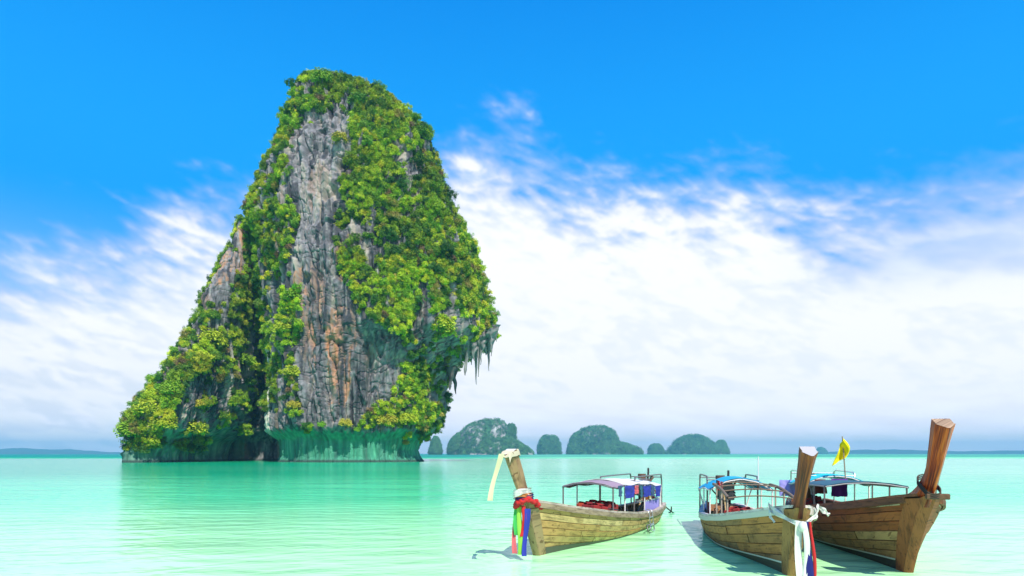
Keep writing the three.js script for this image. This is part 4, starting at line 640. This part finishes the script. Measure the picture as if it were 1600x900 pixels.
// --- right boat
{
  const b = three;
  { const t = b.put('flag', 'yellow flag on a pole above the roof of the right boat', 'flag', [0.2, 1.62, 6.3]); mesh('pole', bar([0, -0.3, 0], [-0.10, 1.18, 0], 0.018), wood(0.34, 0.28, 0.2), t); const g = sheetGeometry(14, 12, (u, v) => { const fall = 0.55 * u; return [-0.09 + 0.012 - u * 0.30 * (0.35 + 0.65 * v) + 0.16 * Math.sin(v * 2.8) * (1 - u), 1.12 - v * 0.56 - fall * 0.42, 0.09 * Math.sin(u * 7 + v * 2) + 0.05 * Math.sin(v * 6)]; }, [0, 0, 0.005]); mesh('fabric', g, CLOTH.yellow, t); }
  hang(b, 'hanging_jacket', 'large brown jacket hanging under the turquoise awning of the right boat', 'jacket', [-0.80, 1.56, 7.3], drape(0.52, 0.62, 2.5, 0.06, 2, -0.1), CLOTH.brown, 0.25);
  hang(b, 'hanging_shirt', 'small reddish brown cloth hanging right of the large brown jacket', 'cloth', [-0.45, 1.55, 6.5], drape(0.3, 0.42, 1.6, 0.04, 5, 0.35), cloth(0.16, 0.05, 0.04), 0.2);
  hang(b, 'hanging_cloth', 'purple cloth hanging under the dark roof of the right boat', 'cloth', [-0.1, 1.6, 5.7], drape(0.42, 0.5, 2, 0.03, 8, 0), CLOTH.purple, 0.15);
  hang(b, 'stern_cloth', 'lilac cloth hung over the stern rail of the right boat', 'cloth', [-0.92, 1.4, 9.7], drape(0.55, 0.55, 2, 0.05, 12, 0), CLOTH.lilac, 0.1);
  { const t = b.put('storage_box', 'purple box on deck under the dark roof of the right boat', 'box', [0.25, 0.5, 4.9]); mesh('body', box(0.9, 0.42, 0.6, 0, 0.2, 0, 0.02), CLOTH.purple, t); mesh('lid', box(0.94, 0.05, 0.64, 0, 0.43, 0, 0.015), mat(rgb(0.2, 0.08, 0.36), 0.5), t); }
  { const t = b.put('boat_hook', 'grey pole leaning against a roof post of the right boat', 'pole', [-0.62, 0.5, 5.6]); mesh('shaft', bar([0, 0, 0], [-0.25, 1.05, -0.3], 0.022), steel, t); mesh('grip', bar([-0.11, 0.45, -0.13], [-0.15, 0.62, -0.18], 0.034), blackIron, t); }
  jackets(b, '', 'life jackets in the right boat', [[-0.5, 0.5, 8.2, -0.4, -0.3, 'red life jacket just behind the prow of the middle boat, in the right boat'], [-0.2, 0.5, 8.3, 0.2, -0.3, 'dark red life jacket under the turquoise awning of the right boat'], [-0.55, 0.5, 8.9, 0.5, -0.2, 'orange red life jacket nearest the engine of the right boat']]);
  { const t = b.put('bow_rope', 'dark rope lashed round the prow foot of the right boat', 'rope'.replace('rope', 'rope'), [0, 0, 0]); const y = 1.72, p = b.stemPoint(y), z = p.z - b.L / 2, [d, w] = b.shape(y); const loops = [0, 1, 2].map((k) => { const pts = []; for (let j = 0; j < 16; j++) { const a = j / 16 * 6.283; pts.push([Math.sign(Math.cos(a)) * Math.abs(Math.cos(a)) ** 0.6 * (w + 0.012), y - 0.03 + k * 0.035 - 0.16 * Math.sin(a), z - d / 2 + Math.sign(Math.sin(a)) * Math.abs(Math.sin(a)) ** 0.6 * (d / 2 + 0.075)]); } return rod(pts, 0.013, 6, true); }); mesh('lashing', loops, mat(rgb(0.05, 0.035, 0.025), 0.9), t); mesh('cleat', box(0.36, 0.1, 0.1, 0.06, y - 0.16, z + 0.02, 0.02), wood(0.16, 0.08, 0.04), t); }
}

// ------------------------------------------------------------------ shrubs and small trees on the island that stand apart from the rest
{
  const r = rng(900), variants = [0, 1, 2].map(() => {
    const g = []; for (let k = 0; k < 46; k++) { const a = r() * 6.283, h = r() * 1.2 - 0.2, w = Math.sqrt(Math.max(0, 1 - h * h)), d = 0.55 + 0.45 * r(), s = 0.26 + 0.2 * r(), c = CLUMPS[k % 3].toNonIndexed(); c.rotateY(r() * 6); c.rotateX(r() - 0.5); c.scale(s, s, s); c.translate(Math.cos(a) * w * d, 0.55 + h * d * 0.8, Math.sin(a) * w * d); g.push(c); }
    return mergeGeometries(g);
  });
  const stemWood = mat(rgb(0.12, 0.09, 0.06), 0.9);
  const leaf = (c) => new THREE.MeshStandardMaterial({ color: rgb(...c), roughness: 0.7, side: THREE.DoubleSide });
  const T = { lime: leaf([0.42, 0.52, 0.015]), green: leaf([0.22, 0.42, 0.012]), deep: leaf([0.10, 0.26, 0.014]), gold: leaf([0.46, 0.44, 0.03]) };
  const tmp = new THREE.Vector3(), ray = new THREE.Raycaster(), meshes = island.children.filter((o) => o.isMesh && !o.isInstancedMesh && o.name.startsWith('rock'));
  const grids = meshes.map((m) => m.geometry.attributes.position);
  const list = [
    [302, 684, 3.6, 'lime', 'round bright shrub hanging low over the grey foot of the left shoulder'],
    [258, 672, 2.6, 'lime', 'small yellow-green shrub left of the grey patch on the left shoulder'],
    [322, 634, 2.4, 'gold', 'yellowish shrub alone on the grey face of the left shoulder'],
    [206, 686, 4.0, 'green', 'large green shrub at the far left end of the rock island'],
    [228, 640, 3.2, 'lime', 'bright shrub on the left outline just above the island end'],
    [262, 610, 3.0, 'green', 'green shrub halfway up the left shoulder outline'],
    [336, 540, 3.4, 'lime', 'bright bushy shrub on the upper ledge of the left shoulder'],
    [318, 566, 3.2, 'lime', 'wide lime shrub below the upper ledge of the left shoulder'],
    [338, 496, 2.0, 'deep', 'small dark shrub on the bare crag of the left shoulder'],
    [384, 566, 3.2, 'green', 'leafy green tree growing in the dark cleft of the island'],
    [392, 604, 2.4, 'deep', 'drooping palm-like shrub below the tree in the dark cleft'],
    [388, 694, 2.6, 'green', 'low shrub in the dark cleft just above the water'],
    [452, 470, 2.6, 'green', 'topmost shrub of the hanging strip left of the rust streaks'],
    [450, 520, 2.6, 'lime', 'middle shrub of the hanging strip left of the rust streaks'],
    [452, 590, 2.4, 'lime', 'yellow-green shrub low on the pale flowstone face'],
    [462, 632, 1.8, 'gold', 'small golden shrub at the lower end of the pale flowstone'],
    [606, 656, 2.4, 'gold', 'golden shrub above the green weed band right of centre'],
    [545, 668, 1.8, 'gold', 'small tufted shrub on the lip above the weed band'],
    [640, 660, 2.6, 'lime', 'bright shrub by the lower right corner above the weed band'],
    [690, 520, 3.4, 'lime', 'big bright shrub left of the stalactite overhang'],
    [735, 470, 3.0, 'lime', 'bright shrub on the bare wall above the stalactites'],
    [770, 500, 2.0, 'green', 'small shrub on the far right edge over the stalactites'],
    [566, 160, 2.6, 'deep', 'dark round tree crown right of the island summit'],
    [660, 205, 2.4, 'deep', 'dark shrub at the upper right corner of the skyline'],
    [505, 128, 3.0, 'green', 'broad shrub crowning the island summit'],
    [530, 215, 2.2, 'gold', 'golden shrub over the top of the bare grey streak'],
  ];
  list.forEach(([u, v, rad, tone, label], i) => {
    let best = null, bd = 1e9, bz = -1e9;                    // the nearest-lying rock seen at that place
    for (const p of grids) for (let k = 0; k < p.count; k += 1) { const z = p.getZ(k); if (z < -200) continue; const dx = px(p.getX(k), z) - u, dy = py(p.getY(k), z) - v, d = dx * dx + dy * dy; if (d > 40) { if (best === null || bz === -1e9) { if (d < bd) { bd = d; best = [p.getX(k), p.getY(k), z]; } } continue; } if (z > bz) { bz = z; best = [p.getX(k), p.getY(k), z]; } }
    const t = thing('shrub', label, 'shrub', [best[0], best[1] - 0.3 * rad, best[2] - 0.1 * rad], r() * 6);
    const f = mesh('foliage', variants[i % 3], T[tone], t); f.scale.set(rad, rad * (0.8 + 0.25 * r()), rad);
    mesh('stem', bar([0, -0.5, 0], [0.1, rad * 0.8, 0], 0.16, 6, 0.07), stemWood, t);
  });
}

renderer.render(scene, camera);
